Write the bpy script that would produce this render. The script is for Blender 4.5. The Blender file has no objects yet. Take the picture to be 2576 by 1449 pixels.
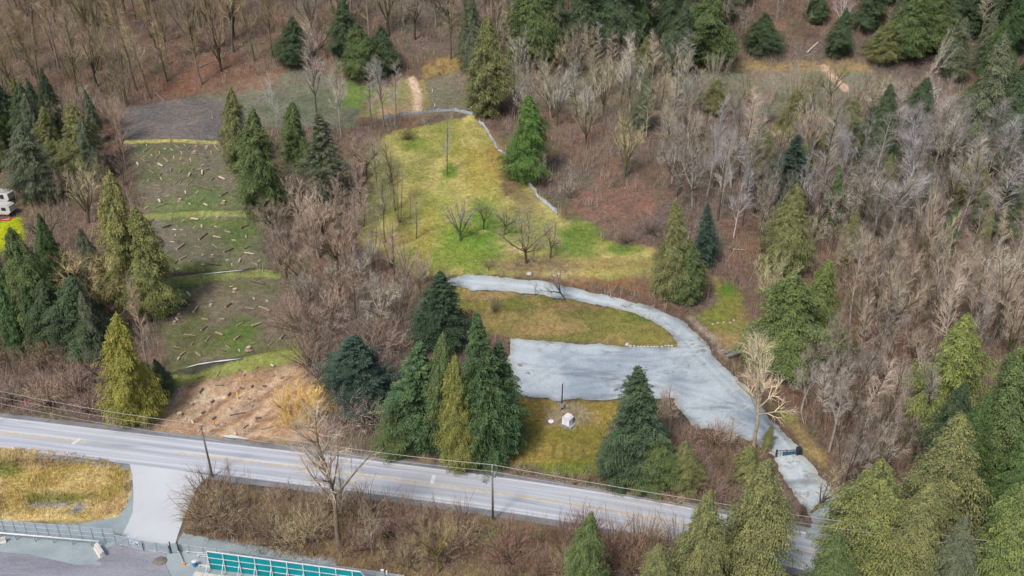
import bpy, math, random
import numpy as np
from mathutils import Vector, Matrix
from mathutils.geometry import delaunay_2d_cdt
R = math.radians
S = bpy.context.scene
COL = S.collection

# ------------------------------------------------------------------ camera, sky, sun, exposure
CAM_Z, PITCH, LENS = 90.0, R(26.5), 30.0
cam_d = bpy.data.cameras.new('camera'); cam = bpy.data.objects.new('camera', cam_d); COL.objects.link(cam)
cam.location = (0, 0, CAM_Z); cam.rotation_euler = (math.pi/2 - PITCH, 0, 0)
cam_d.lens = LENS; cam_d.sensor_width = 36; cam_d.clip_start = 1; cam_d.clip_end = 5000
S.camera = cam
SUN_EL, SUN_AZ = R(52), R(215)
w = bpy.data.worlds.new('World'); S.world = w; w.use_nodes = True
nt = w.node_tree; bg = nt.nodes['Background']
sky = nt.nodes.new('ShaderNodeTexSky'); sky.sky_type = 'NISHITA'; sky.sun_disc = False
sky.sun_elevation = SUN_EL; sky.sun_rotation = SUN_AZ; sky.air_density = 1.0; sky.dust_density = 4.0; sky.ozone_density = 1.0
nt.links.new(sky.outputs[0], bg.inputs[0]); bg.inputs[1].default_value = 0.09
sl = bpy.data.lights.new('sun', 'SUN'); so = bpy.data.objects.new('sun', sl); COL.objects.link(so)
sl.energy = 1.5; sl.angle = R(10); sl.color = (1, .96, .9)
sd = Vector((math.sin(SUN_AZ)*math.cos(SUN_EL), math.cos(SUN_AZ)*math.cos(SUN_EL), math.sin(SUN_EL)))
so.rotation_euler = sd.to_track_quat('Z', 'Y').to_euler(); so.location = (0, 0, 300)
S.view_settings.view_transform = 'Standard'; S.view_settings.look = 'None'
S.view_settings.exposure = 0.77; S.view_settings.gamma = 1
S.render.resolution_x, S.render.resolution_y = 1024, 576

# ------------------------------------------------------------------ numeric helpers
F = LENS/36*2576; U0, V0 = 1288.0, 724.5
FW = np.array([0, math.cos(PITCH), -math.sin(PITCH)]); UP = np.array([0, math.sin(PITCH), math.cos(PITCH)])
CAM = np.array([0, 0, CAM_Z])
def vnoise(x, y, s=0):
    x = np.asarray(x, float); y = np.asarray(y, float)
    xi = np.floor(x).astype(np.int64); yi = np.floor(y).astype(np.int64)
    fx = x-xi; fy = y-yi; fx = fx*fx*(3-2*fx); fy = fy*fy*(3-2*fy)
    def h(a, b):
        n = (a*374761393 + b*668265263 + s*1442695041) & 0xffffffff
        n = ((n ^ (n >> 13))*1274126177) & 0xffffffff
        return ((n ^ (n >> 16)) & 0xffff)/65535.0
    return (h(xi, yi)*(1-fx)+h(xi+1, yi)*fx)*(1-fy)+(h(xi, yi+1)*(1-fx)+h(xi+1, yi+1)*fx)*fy
def fbm(x, y, s=0, o=4):
    v = 0; a = .5; t = 0
    for k in range(o):
        v = v+a*vnoise(np.asarray(x)*2**k, np.asarray(y)*2**k, s+k*17); t += a; a *= .55
    return v/t
def smooth(a, b, x):
    t = np.clip((x-a)/(b-a), 0, 1); return t*t*(3-2*t)
def flat(u, v):
    d = np.array([(u-U0)/F, 0, 0]) + UP*(-(v-V0)/F) + FW; t = -CAM_Z/d[2]; return d[0]*t, d[1]*t
ROAD_UP = [(-260, 1028), (0, 1055), (200, 1077), (400, 1102), (560, 1123), (800, 1145), (1000, 1163), (1200, 1188), (1450, 1229), (1700, 1283), (1977, 1339), (2060, 1365), (2300, 1432), (2700, 1545)]
ROAD_LO = [(-260, 1090), (0, 1116), (200, 1142), (330, 1163), (515, 1194), (800, 1226), (1000, 1250), (1280, 1290), (1450, 1312), (1700, 1352), (1980, 1407), (2080, 1432), (2300, 1498), (2700, 1630)]
def _fit(P):
    P = np.array([flat(*p) for p in P]); return np.polynomial.Polynomial.fit(P[:, 0], P[:, 1], 4)
_fu, _fl = _fit(ROAD_UP), _fit(ROAD_LO)
def ryc(x):
    x = np.asarray(x, float); xc = np.clip(x, -118, 88); k = (x-xc)
    e = (_fu(xc+.5)+_fl(xc+.5)-_fu(xc-.5)-_fl(xc-.5))/2
    return (_fu(xc)+_fl(xc))/2+k*e
PY = [-400, 128, 149, 190, 231, 262, 290, 420, 600, 1200]
PZ = [3.4, 3.4, 4.8, 12.6, 21.5, 25.5, 38, 92, 140, 200]
def H0(x, y):
    x = np.asarray(x, float); y = np.asarray(y, float)
    z = sum(np.interp(y+d, PY, PZ) for d in (-3, -1, 1, 3))/4
    e_ = np.clip(y-ryc(x)-5.8, 0, 400); rp = .24*e_*e_/(e_+3.0)
    z = np.minimum(z, rp)
    wf = smooth(150, 175, y)
    z = z + wf*(fbm(x/38, y/38, 3, 3)-.5)*2.2 + smooth(262, 300, y)*(fbm(x/25, y/25, 9, 3)-.5)*7
    return z
BERMS = []      # (world polyline, height, width)
def seg_dist(x, y, P, closed=False):
    """unsigned distance and sign (cross) to a polyline"""
    best = np.full(np.shape(x), 1e9); side = np.zeros(np.shape(x))
    n = len(P)
    for i in range(n if closed else n-1):
        a = P[i]; b = P[(i+1) % n]; dx, dy = b[0]-a[0], b[1]-a[1]; L = dx*dx+dy*dy+1e-9
        t = np.clip(((x-a[0])*dx+(y-a[1])*dy)/L, 0, 1)
        ex = x-a[0]-t*dx; ey = y-a[1]-t*dy; d = np.hypot(ex, ey)
        m = d < best; best = np.where(m, d, best); side = np.where(m, np.sign(dx*ey-dy*ex), side)
    return best, side
def Hf(x, y):
    x = np.asarray(x, float); y = np.asarray(y, float); z = H0(x, y)
    for P, h, wd in BERMS:
        d, s = seg_dist(x, y, P)
        z = z + h*np.exp(-(d/wd)**2) - .6*h*np.exp(-((d-2.2*wd)/wd)**2)*(s > 0)
    return z
def ray(u, v, hf=None):
    """pixel of the 2576x1449 photo frame -> point on the terrain"""
    hf = hf or Hf
    d = np.array([(u-U0)/F, 0, 0]) + UP*(-(v-V0)/F) + FW
    t = np.arange(80, 700, 1.5)
    p = CAM[None]+d[None]*t[:, None]
    below = p[:, 2] < hf(p[:, 0], p[:, 1])
    i = int(np.argmax(below)) if below.any() else len(t)-1
    a, b = t[max(i-1, 0)], t[i]
    for _ in range(14):
        m = (a+b)/2; q = CAM+d*m
        if q[2] < hf(q[0], q[1]): b = m
        else: a = m
    q = CAM+d*b
    return (float(q[0]), float(q[1]), float(q[2]))
def proj(p):
    q = np.asarray(p)-CAM; zc = q@FW
    return U0+F*q[0]/zc, V0-F*(q@UP)/zc
def wpoly(pts, hf=None, closed=True, n=3):
    out = []; k = len(pts)
    for i in range(k if closed else k-1):
        a, b = pts[i], pts[(i+1) % k]
        for j in range(n):
            out.append(ray(a[0]+(b[0]-a[0])*j/n, a[1]+(b[1]-a[1])*j/n, hf)[:2])
    if not closed: out.append(ray(*pts[-1], hf)[:2])
    return out
def inside(x, y, P):
    r = np.zeros(np.shape(x), bool); n = len(P); j = n-1
    for i in range(n):
        xi, yi = P[i]; xj, yj = P[j]
        c = ((yi > y) != (yj > y)) & (x < (xj-xi)*(y-yi)/((yj-yi) or 1e-9)+xi)
        r ^= c; j = i
    return r
def inpt(x, y, P):
    r = False; xj, yj = P[-1]
    for xi, yi in P:
        if (yi > y) != (yj > y) and x < (xj-xi)*(y-yi)/(yj-yi)+xi: r = not r
        xj, yj = xi, yi
    return r
def sdist(x, y, P):
    """positive inside"""
    xs = [p[0] for p in P]; ys = [p[1] for p in P]; m = 6
    out = np.full(np.shape(x), -99.)
    k = (x > min(xs)-m) & (x < max(xs)+m) & (y > min(ys)-m) & (y < max(ys)+m)
    if k.any():
        d, _ = seg_dist(x[k], y[k], P, True); out[k] = np.where(inside(x[k], y[k], P), d, -d)
    return out
for line, h, wd in (([(305, 358), (430, 353), (575, 358)], .45, 1.0), ([(362, 546), (480, 538), (628, 536)], .7, 1.2),
                    ([(405, 712), (520, 696), (640, 684), (690, 690)], .8, 1.2), ([(428, 958), (470, 935), (600, 915), (770, 885)], 1.0, 1.5)):
    BERMS.append((wpoly(line, H0, False), h, wd))

# ------------------------------------------------------------------ object helpers
def tag(o, label=None, cat=None, group=None, kind=None):
    if label: o['label'] = label
    if cat: o['category'] = cat
    if group: o['group'] = group
    if kind: o['kind'] = kind
    return o
def mk(name, V, Fa, mats, parent=None, smoothf=False, midx=None):
    V = np.asarray(V, np.float32); me = bpy.data.meshes.new(name)
    me.vertices.add(len(V)); me.vertices.foreach_set('co', V.ravel())
    if not isinstance(Fa, np.ndarray):
        ls = np.array([len(f) for f in Fa]); lv = np.concatenate([np.asarray(f) for f in Fa])
    else:
        ls = np.full(len(Fa), Fa.shape[1]); lv = Fa.ravel()
    me.loops.add(len(lv)); me.loops.foreach_set('vertex_index', lv.astype(np.int32))
    me.polygons.add(len(ls)); st = np.concatenate([[0], np.cumsum(ls)[:-1]])
    me.polygons.foreach_set('loop_start', st.astype(np.int32))
    try: me.polygons.foreach_set('loop_total', ls.astype(np.int32))
    except Exception: pass
    if not isinstance(mats, (list, tuple)): mats = [mats]
    for m in mats: me.materials.append(m)
    if midx is not None: me.polygons.foreach_set('material_index', np.asarray(midx, np.int32))
    me.polygons.foreach_set('use_smooth', np.full(len(ls), smoothf))
    me.update(calc_edges=True)
    return link(name, me, parent)
def link(name, me, parent=None):
    o = bpy.data.objects.new(name, me); COL.objects.link(o)
    if parent: o.parent = parent
    return o
def empty(name, loc=(0, 0, 0), rz=0):
    o = bpy.data.objects.new(name, None); COL.objects.link(o); o.location = loc; o.rotation_euler = (0, 0, rz)
    o.empty_display_size = .5
    return o
def vcol(me, name, C):
    a = me.attributes.new(name, 'FLOAT_COLOR', 'POINT'); C = np.asarray(C, np.float32)
    if C.shape[1] == 3: C = np.hstack([C, np.ones((len(C), 1), np.float32)])
    a.data.foreach_set('color', C.ravel())
class MB:
    def __init__(s): s.v = []; s.f = []; s.m = []
    def add(s, v, f, m=0):
        n = len(s.v); s.v += [tuple(p) for p in v]; s.f += [tuple(i+n for i in q) for q in f]; s.m += [m]*len(f); return s
    def box(s, a, b, m=0, M=None, bev=0):
        x0, y0, z0 = a; x1, y1, z1 = b
        v = [(x0, y0, z0), (x1, y0, z0), (x1, y1, z0), (x0, y1, z0), (x0, y0, z1), (x1, y0, z1), (x1, y1, z1), (x0, y1, z1)]
        if M: v = [tuple(M@Vector(p)) for p in v]
        return s.add(v, [(0, 3, 2, 1), (4, 5, 6, 7), (0, 1, 5, 4), (1, 2, 6, 5), (2, 3, 7, 6), (3, 0, 4, 7)], m)
    def tube(s, pts, r, n=6, m=0, cap=True, mcap=None):
        pts = [Vector(p) for p in pts]; k = len(pts); rr = r if isinstance(r, (list, tuple)) else [r]*k
        base = len(s.v)
        for i, p in enumerate(pts):
            d = (pts[min(i+1, k-1)]-pts[max(i-1, 0)]).normalized()
            a = d.cross(Vector((0, 0, 1)) if abs(d.z) < .9 else Vector((1, 0, 0))).normalized(); b = d.cross(a)
            for j in range(n):
                t = 2*math.pi*j/n; s.v.append(tuple(p+(a*math.cos(t)+b*math.sin(t))*rr[i]))
        for i in range(k-1):
            for j in range(n):
                j2 = (j+1) % n; s.f.append((base+i*n+j, base+i*n+j2, base+(i+1)*n+j2, base+(i+1)*n+j)); s.m.append(m)
        if cap:
            s.f.append(tuple(base+j for j in reversed(range(n)))); s.f.append(tuple(base+(k-1)*n+j for j in range(n)))
            s.m += [m if mcap is None else mcap]*2
        return s
    def build(s, name, mats, parent=None, sm=False): return mk(name, s.v, s.f, mats, parent, sm, s.m)
def prisms(P0, P1, r0, r1, k=3):
    P0 = np.asarray(P0, float); P1 = np.asarray(P1, float); r0 = np.asarray(r0, float); r1 = np.asarray(r1, float)
    d = P1-P0; L = np.linalg.norm(d, axis=1, keepdims=True)+1e-9; d = d/L
    ref = np.where(np.abs(d[:, 2:3]) < .9, [[0, 0, 1.]], [[1., 0, 0]])
    a = np.cross(d, ref); a /= np.linalg.norm(a, axis=1, keepdims=True)+1e-9; b = np.cross(d, a)
    N = len(P0); V = np.zeros((N, 2*k, 3))
    for j in range(k):
        t = 2*math.pi*j/k; o = a*math.cos(t)+b*math.sin(t)
        V[:, j] = P0+o*r0[:, None]; V[:, k+j] = P1+o*r1[:, None]
    base = (np.arange(N)*2*k)[:, None, None]
    q = np.array([[j, (j+1) % k, k+(j+1) % k, k+j] for j in range(k)])[None]
    return V.reshape(-1, 3), (base+q).reshape(-1, 4)

# ------------------------------------------------------------------ materials
def nmat(name):
    m = bpy.data.materials.new(name); m.use_nodes = True; n = m.node_tree
    return m, n, n.nodes['Principled BSDF']
def N(n, t, **kw):
    x = n.nodes.new(t)
    for k, v in kw.items():
        if k.startswith('i_'): x.inputs[k[2:].replace('_', ' ')].default_value = v
        else: setattr(x, k, v)
    return x
def noise(n, scale, detail=4, rough=.6, coord=None, stretch=None):
    tc = N(n, 'ShaderNodeTexCoord'); mp = N(n, 'ShaderNodeMapping')
    n.links.new(tc.outputs[coord or 'Object'], mp.inputs[0])
    if stretch: mp.inputs['Scale'].default_value = stretch
    t = N(n, 'ShaderNodeTexNoise'); t.inputs['Scale'].default_value = scale; t.inputs['Detail'].default_value = detail
    t.inputs['Roughness'].default_value = rough; n.links.new(mp.outputs[0], t.inputs['Vector']); return t
def ramp(n, src, stops):
    r = N(n, 'ShaderNodeValToRGB'); e = r.color_ramp.elements
    while len(e) < len(stops): e.new(.5)
    for i, (p, c) in enumerate(stops): e[i].position = p; e[i].color = (*c, 1) if len(c) == 3 else c
    n.links.new(src, r.inputs[0]); return r
def mixc(n, a, b, fac, mode='MIX'):
    x = N(n, 'ShaderNodeMix', data_type='RGBA', blend_type=mode)
    for s, v in ((0, fac), (6, a), (7, b)):
        if isinstance(v, (int, float)): x.inputs[s].default_value = v
        elif isinstance(v, tuple): x.inputs[s].default_value = (*v, 1)
        else: n.links.new(v, x.inputs[s])
    return x.outputs[2]
def bump(n, b, h, st, dist):
    x = N(n, 'ShaderNodeBump'); x.inputs['Strength'].default_value = st; x.inputs['Distance'].default_value = dist
    n.links.new(h, x.inputs['Height']); n.links.new(x.outputs[0], b.inputs['Normal'])
def simple(name, c, rough=.8, var=.25, scale=1.5, metal=0, spec=.3, st=None, bmp=0):
    m, n, b = nmat(name); t = noise(n, scale, stretch=st)
    lo = tuple(v*(1-var) for v in c); hi = tuple(min(1, v*(1+var)) for v in c)
    r = ramp(n, t.outputs[0], [(.3, lo), (.7, hi)]); n.links.new(r.outputs[0], b.inputs['Base Color'])
    b.inputs['Roughness'].default_value = rough; b.inputs['Metallic'].default_value = metal; b.inputs['Specular IOR Level'].default_value = spec
    if bmp: bump(n, b, t.outputs[0], .6, bmp)
    return m
G4 = lambda k: (k, k, k)
def ground_mat():
    m, n, b = nmat('ground_cover'); a = N(n, 'ShaderNodeAttribute', attribute_name='cover')
    t1 = noise(n, .9, 8, .72); t2 = noise(n, .12, 5, .6); t3 = noise(n, 3.2, 4, .7, stretch=(1, .6, 1))
    c = mixc(n, a.outputs[0], ramp(n, t1.outputs[0], [(.3, G4(.52)), (.7, G4(1.5))]).outputs[0], .85, 'MULTIPLY')
    c = mixc(n, c, ramp(n, t2.outputs[0], [(.3, (.8, .84, .82)), (.7, (1.2, 1.16, 1.14))]).outputs[0], .9, 'MULTIPLY')
    c = mixc(n, c, ramp(n, t3.outputs[0], [(.35, (.65, .66, .7)), (.68, (1.4, 1.36, 1.28))]).outputs[0], .8, 'MULTIPLY')
    n.links.new(c, b.inputs['Base Color']); b.inputs['Roughness'].default_value = .95; b.inputs['Specular IOR Level'].default_value = .1
    bump(n, b, t1.outputs[0], .7, .5); return m
def leaf_mat(name):
    m, n, b = nmat(name); oi = N(n, 'ShaderNodeObjectInfo'); at = N(n, 'ShaderNodeAttribute', attribute_name='clump')
    t = noise(n, 1.3, 5, .7); c = mixc(n, oi.outputs['Color'], ramp(n, t.outputs[0], [(.36, (.66, .74, .82)), (.66, (1.4, 1.32, 1.12))]).outputs[0], .85, 'MULTIPLY')
    c = mixc(n, c, ramp(n, at.outputs[2], [(0, (.55, .62, .66)), (1, (1.6, 1.48, 1.25))]).outputs[0], .9, 'MULTIPLY')
    n.links.new(c, b.inputs['Base Color']); b.inputs['Roughness'].default_value = .75; b.inputs['Specular IOR Level'].default_value = .25
    return m
def twig_mat(name, moss=False):
    m, n, b = nmat(name); oi = N(n, 'ShaderNodeObjectInfo')
    t = noise(n, .5, 3); c = mixc(n, oi.outputs['Color'], ramp(n, t.outputs[0], [(.35, G4(.68)), (.68, (1.4, 1.36, 1.28))]).outputs[0], .9, 'MULTIPLY')
    if moss:
        t2 = noise(n, .8, 3); c = mixc(n, c, (.12, .12, .03), ramp(n, t2.outputs[0], [(.5, G4(0)), (.62, G4(.6))]).outputs[0])
    n.links.new(c, b.inputs['Base Color']); b.inputs['Roughness'].default_value = .9; b.inputs['Specular IOR Level'].default_value = .15
    return m
def attr_mat(name, rough=.9):
    m, n, b = nmat(name); a = N(n, 'ShaderNodeAttribute', attribute_name='cover'); n.links.new(a.outputs[0], b.inputs['Base Color'])
    t = noise(n, 1.2, 3); c = mixc(n, a.outputs[0], ramp(n, t.outputs[0], [(.35, G4(.7)), (.68, G4(1.35))]).outputs[0], .9, 'MULTIPLY')
    n.links.new(c, b.inputs['Base Color']); b.inputs['Roughness'].default_value = rough; b.inputs['Specular IOR Level'].default_value = .15; return m
def paved(name, c, patch, wet=None, sc=.25, fine=6, rough=.7, spec=.35, st=(1, 1, 1)):
    m, n, b = nmat(name); t = noise(n, sc, 6, .62, stretch=st); t2 = noise(n, fine, 5, .7); t3 = noise(n, sc*3.1, 5, .7, stretch=st)
    col = mixc(n, c, patch, ramp(n, t.outputs[0], [(.42, G4(0)), (.62, G4(1))]).outputs[0])
    col = mixc(n, col, ramp(n, t2.outputs[0], [(.3, G4(.72)), (.7, G4(1.25))]).outputs[0], .8, 'MULTIPLY')
    if wet: col = mixc(n, col, wet, ramp(n, t3.outputs[0], [(.56, G4(0)), (.68, G4(.75))]).outputs[0])
    n.links.new(col, b.inputs['Base Color']); b.inputs['Roughness'].default_value = rough; b.inputs['Specular IOR Level'].default_value = spec
    bump(n, b, t2.outputs[0], .15, .012); return m
M_GROUND = ground_mat(); M_LEAF = leaf_mat('conifer_foliage'); M_TWIG = twig_mat('bare_twigs'); M_BARK = twig_mat('bark', True)
M_BRUSH = attr_mat('brush'); M_GRASS = attr_mat('grass_blades')
M_TRUNK = simple('conifer_bark', (.09, .065, .05), .95, .4, 2, st=(1, 1, .2))
def road_mat():
    m, n, b = nmat('road_asphalt'); uv = N(n, 'ShaderNodeUVMap'); uv.uv_map = 'lane'
    def un(sx, sy, det=5):
        mp = N(n, 'ShaderNodeMapping'); mp.inputs['Scale'].default_value = (sx, sy, 1); n.links.new(uv.outputs[0], mp.inputs[0])
        t = N(n, 'ShaderNodeTexNoise'); t.inputs['Scale'].default_value = 1; t.inputs['Detail'].default_value = det; t.inputs['Roughness'].default_value = .6; n.links.new(mp.outputs[0], t.inputs[0]); return t.outputs[0]
    sep = N(n, 'ShaderNodeSeparateXYZ'); n.links.new(uv.outputs[0], sep.inputs[0])
    wv = N(n, 'ShaderNodeMath', operation='SINE'); mu = N(n, 'ShaderNodeMath', operation='MULTIPLY'); mu.inputs[1].default_value = 3.5; n.links.new(sep.outputs[1], mu.inputs[0]); n.links.new(mu.outputs[0], wv.inputs[0])
    c = mixc(n, (.40, .42, .47), (.56, .59, .64), ramp(n, un(.02, 1.1), [(.4, G4(0)), (.62, G4(1))]).outputs[0])
    c = mixc(n, c, ramp(n, wv.outputs[0], [(0, G4(.88)), (1, G4(1.0))]).outputs[0], .9, 'MULTIPLY')
    c = mixc(n, c, (.24, .26, .32), ramp(n, un(.035, .45), [(.58, G4(0)), (.68, G4(.75))]).outputs[0])
    c = mixc(n, c, ramp(n, un(4, 6, 3), [(.3, G4(.84)), (.7, G4(1.14))]).outputs[0], .8, 'MULTIPLY')
    c = mixc(n, c, (.16, .17, .20), ramp(n, un(.9, .5, 8), [(.70, G4(0)), (.76, G4(.6))]).outputs[0])
    n.links.new(c, b.inputs['Base Color']); b.inputs['Specular IOR Level'].default_value = .5
    n.links.new(ramp(n, un(.035, .45), [(.5, G4(.6)), (.66, G4(.28))]).outputs[0], b.inputs['Roughness']); return m
M_ROAD = road_mat()
M_ACCESS = simple('access_asphalt', (.50, .52, .55), .75, .06, .18)
M_YARD = paved('yard_asphalt', (.275, .275, .315), (.19, .19, .225), (.365, .37, .40), .10, 3, .55, st=(.5, 2.2, 1))
M_BED = paved('yard_gravel', (.29, .345, .355), (.24, .29, .31), None, .2, 7, .9)
def gravel_mat():
    m, n, b = nmat('gravel'); t1 = noise(n, .07, 7, .65); t2 = noise(n, 2.6, 9, .8); t3 = noise(n, .16, 8, .65, stretch=(.45, 1.6, 1)); t4 = noise(n, .5, 7, .7); t5 = noise(n, .09, 3, .5)
    c = mixc(n, (.27, .325, .375), (.42, .475, .505), ramp(n, t1.outputs[0], [(.40, G4(0)), (.56, G4(1))]).outputs[0])
    c = mixc(n, c, (.17, .195, .215), ramp(n, t3.outputs[0], [(.54, G4(0)), (.66, G4(.8))]).outputs[0])
    c = mixc(n, c, ramp(n, t2.outputs[0], [(.34, G4(.78)), (.66, G4(1.2))]).outputs[0], .85, 'MULTIPLY')
    msk = mixc(n, ramp(n, t4.outputs[0], [(.56, G4(0)), (.63, G4(.8))]).outputs[0], ramp(n, t5.outputs[0], [(.48, G4(0)), (.62, G4(1))]).outputs[0], 1.0, 'MULTIPLY')
    c = mixc(n, c, (.19, .165, .12), msk); ta = N(n, 'ShaderNodeAttribute', attribute_name='tint'); c = mixc(n, c, ta.outputs[0], 1.0, 'MULTIPLY')
    n.links.new(c, b.inputs['Base Color']); b.inputs['Roughness'].default_value = .95; b.inputs['Specular IOR Level'].default_value = .1; bump(n, b, t2.outputs[0], .5, .12); return m
M_GRAVEL = gravel_mat()
M_DRIVE2 = paved('driveway_gravel', (.28, .31, .36), (.24, .27, .32), None, .2, 6, .9, .2)
M_YELLOW = simple('yellow_paint', (.56, .46, .26), .7, .25, 1.5)
M_WHITEP = simple('white_paint', (.62, .63, .65), .7, .15, 1.5)
M_METAL = simple('galvanised', (.46, .52, .56), .45, .12, 2, .6)
M_CONC = simple('concrete', (.52, .50, .46), .85, .12, 1.2)
M_WHITE = simple('white_siding', (.82, .82, .84), .6, .04, .8)
M_POLE = simple('pole_wood', (.17, .16, .14), .9, .25, 2, st=(1, 1, .15))
M_TEAL = simple('teal_panel', (.0, .24, .27), .55, .12, .6)
M_DARK = simple('dark_metal', (.03, .035, .05), .5, .2, 2)
M_WIRE = simple('wire', (.30, .29, .30), .5, .1, 2)
M_ORANGE = simple('orange_plastic', (.75, .26, .03), .5, .1, 2)
M_YPOST = simple('yellow_plastic', (.8, .55, .03), .5, .1, 2)
M_RED = simple('red_plastic', (.7, .05, .03), .5, .1, 2)
M_SILT = simple('silt_fabric', (.34, .38, .45), .5, .25, 1.2)
M_BLUE = simple('blue_panel', (.05, .22, .42), .5, .15, 2)
M_WOODL = simple('cut_wood', (.52, .41, .27), .8, .2, 4)
M_BARKD = simple('log_bark_dark', (.15, .115, .085), .95, .35, 5)
M_BARKM = simple('log_bark_tan', (.27, .215, .155), .9, .3, 5)
M_BARKP = simple('log_peeled', (.50, .43, .32), .85, .2, 5)
M_ROCK = simple('pale_rock', (.42, .41, .38), .9, .3, 3, bmp=.1)
m, n, b = nmat('puddle_water'); b.inputs['Base Color'].default_value = (.62, .64, .66, 1); b.inputs['Roughness'].default_value = .12; b.inputs['Specular IOR Level'].default_value = .9  # pale base colour imitates the white sky reflected in the puddles
t = noise(n, 2, 3); bump(n, b, t.outputs[0], .1, .02); M_WATER = m
m, n, b = nmat('chain_link'); t = N(n, 'ShaderNodeTexCoord')
wv = noise(n, 1.0, 2); c = ramp(n, wv.outputs[0], [(.3, (.42, .50, .56)), (.7, (.52, .59, .64))]); n.links.new(c.outputs[0], b.inputs['Base Color'])
b.inputs['Metallic'].default_value = .3; b.inputs['Roughness'].default_value = .5; b.inputs['Alpha'].default_value = .62; M_MESH = m
# ------------------------------------------------------------------ ground sheet with its covers
def axis(lo, a, b, hi, fine, n):
    return np.concatenate([lo+(a-lo)*(1-(1-np.linspace(0, 1, n, endpoint=False))**2.2), np.arange(a, b, fine), b+(hi-b)*np.linspace(0, 1, n)**2.2])
gx = axis(-900, -205, 205, 900, .62, 24); gy = axis(-300, 80, 345, 1100, .55, 24)
GX, GY = np.meshgrid(gx, gy); X = GX.ravel(); Y = GY.ravel(); Z = Hf(X, Y)
Z = Z + smooth(150, 160, Y)*(fbm(X/3, Y/3, 21, 3)-.5)*.35
n1 = fbm(X/9, Y/9, 5, 4); n2 = fbm(X/3, Y/3, 8, 3); n3 = fbm(X/30, Y/30, 12, 3)
C = np.zeros((len(X), 3))
def blend(col, wgt):
    global C
    C = C*(1-wgt[:, None])+np.asarray(col)[None]*wgt[:, None]
C[:] = (.125, .088, .068)                                       # leaf litter
blend((.20, .115, .08), smooth(.5, .62, n1)*.6)
blend((.12, .105, .095), smooth(.45, .6, n3)*.6)
blend((.095, .10, .05), smooth(.55, .68, fbm(X/6, Y/6, 31, 3))*.45)
OPEN = []                                                       # clearings where no brush and no tree is scattered
def cover(pts, col, edge=1.2, jit=2.0, amt=1, col2=None, open_=True, s2=7):
    P = wpoly(pts)
    sd_ = sdist(X, Y, P)+(n2-.5)*jit*1.6+(n1-.5)*jit
    wgt = smooth(-edge, edge, sd_)*amt
    if col2 is None: blend(col, wgt)
    else:
        q_ = wgt > 0; kk = np.zeros(len(X)); kk[q_] = smooth(.4, .62, fbm(X[q_]/s2, Y[q_]/s2, int(pts[0][0]) % 97, 4)); k = kk[:, None]
        cc = np.asarray(col)[None]*(1-k)+np.asarray(col2)[None]*k
        global C; C = C*(1-wgt[:, None])+cc*wgt[:, None]
    if open_: OPEN.append(P)
    return P
def blob(u, v, ru, rv, col, amt=1):
    cx, cy, _ = ray(u, v); x1 = ray(u+ru, v)[0]-cx; y1 = abs(ray(u, v-rv)[1]-ray(u, v+rv)[1])/2
    d = np.hypot((X-cx)/x1, (Y-cy)/y1)+(n2-.5)*.9+(n1-.5)*.8
    blend(col, (1-smooth(.45, 1.25, d))*amt)
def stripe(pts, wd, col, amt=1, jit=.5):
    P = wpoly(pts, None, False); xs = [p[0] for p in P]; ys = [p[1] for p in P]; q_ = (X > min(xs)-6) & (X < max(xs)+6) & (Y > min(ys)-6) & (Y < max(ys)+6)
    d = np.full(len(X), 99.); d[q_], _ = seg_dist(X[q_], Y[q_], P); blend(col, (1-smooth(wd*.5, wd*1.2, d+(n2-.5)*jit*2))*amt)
GG, YG, BR = (.085, .15, .022), (.21, .185, .045), (.14, .105, .075)
# upper benches
cover([(300, 275), (470, 245), (620, 260), (620, 352), (560, 356), (318, 360)], (.125, .118, .118), col2=(.155, .135, .125))
cover([(470, 247), (560, 215), (640, 188), (760, 172), (930, 200), (900, 320), (620, 320), (600, 262)], (.15, .15, .115), col2=(.12, .135, .09))
cover([(1062, 205), (1190, 160), (1260, 170), (1260, 260), (1190, 285), (1075, 288)], (.15, .15, .10), col2=(.17, .14, .11))
cover([(870, 200), (930, 205), (960, 225), (905, 275), (870, 270)], (.12, .17, .05))
cover([(900, 292), (925, 262), (955, 225), (1040, 190), (1066, 240), (1070, 290), (960, 298)], (.30, .22, .13), col2=(.20, .19, .09))
stripe([(1035, 200), (1052, 230), (1050, 275)], 1.6, (.46, .35, .25)); stripe([(1062, 205), (1072, 240), (1070, 280)], 1.0, (.22, .20, .08))
stripe([(880, 190), (905, 198), (930, 212)], .8, (.40, .27, .18))
cover([(1060, 175), (1110, 150), (1190, 135), (1190, 165), (1065, 205)], (.27, .19, .07), open_=False)
cover([(1270, 150), (1740, 150), (1760, 260), (1560, 300), (1300, 270)], (.19, .16, .12), amt=.7, col2=(.14, .15, .09), open_=False)
cover([(1740, 175), (2190, 170), (2240, 270), (2150, 300), (1900, 290), (1740, 262)], (.15, .155, .11), col2=(.18, .15, .115))
cover([(1740, 160), (2190, 150), (2190, 180), (1740, 178)], (.24, .18, .09), open_=False)
stripe([(2072, 168), (2095, 195), (2130, 225)], 1.5, (.46, .33, .25))
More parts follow.
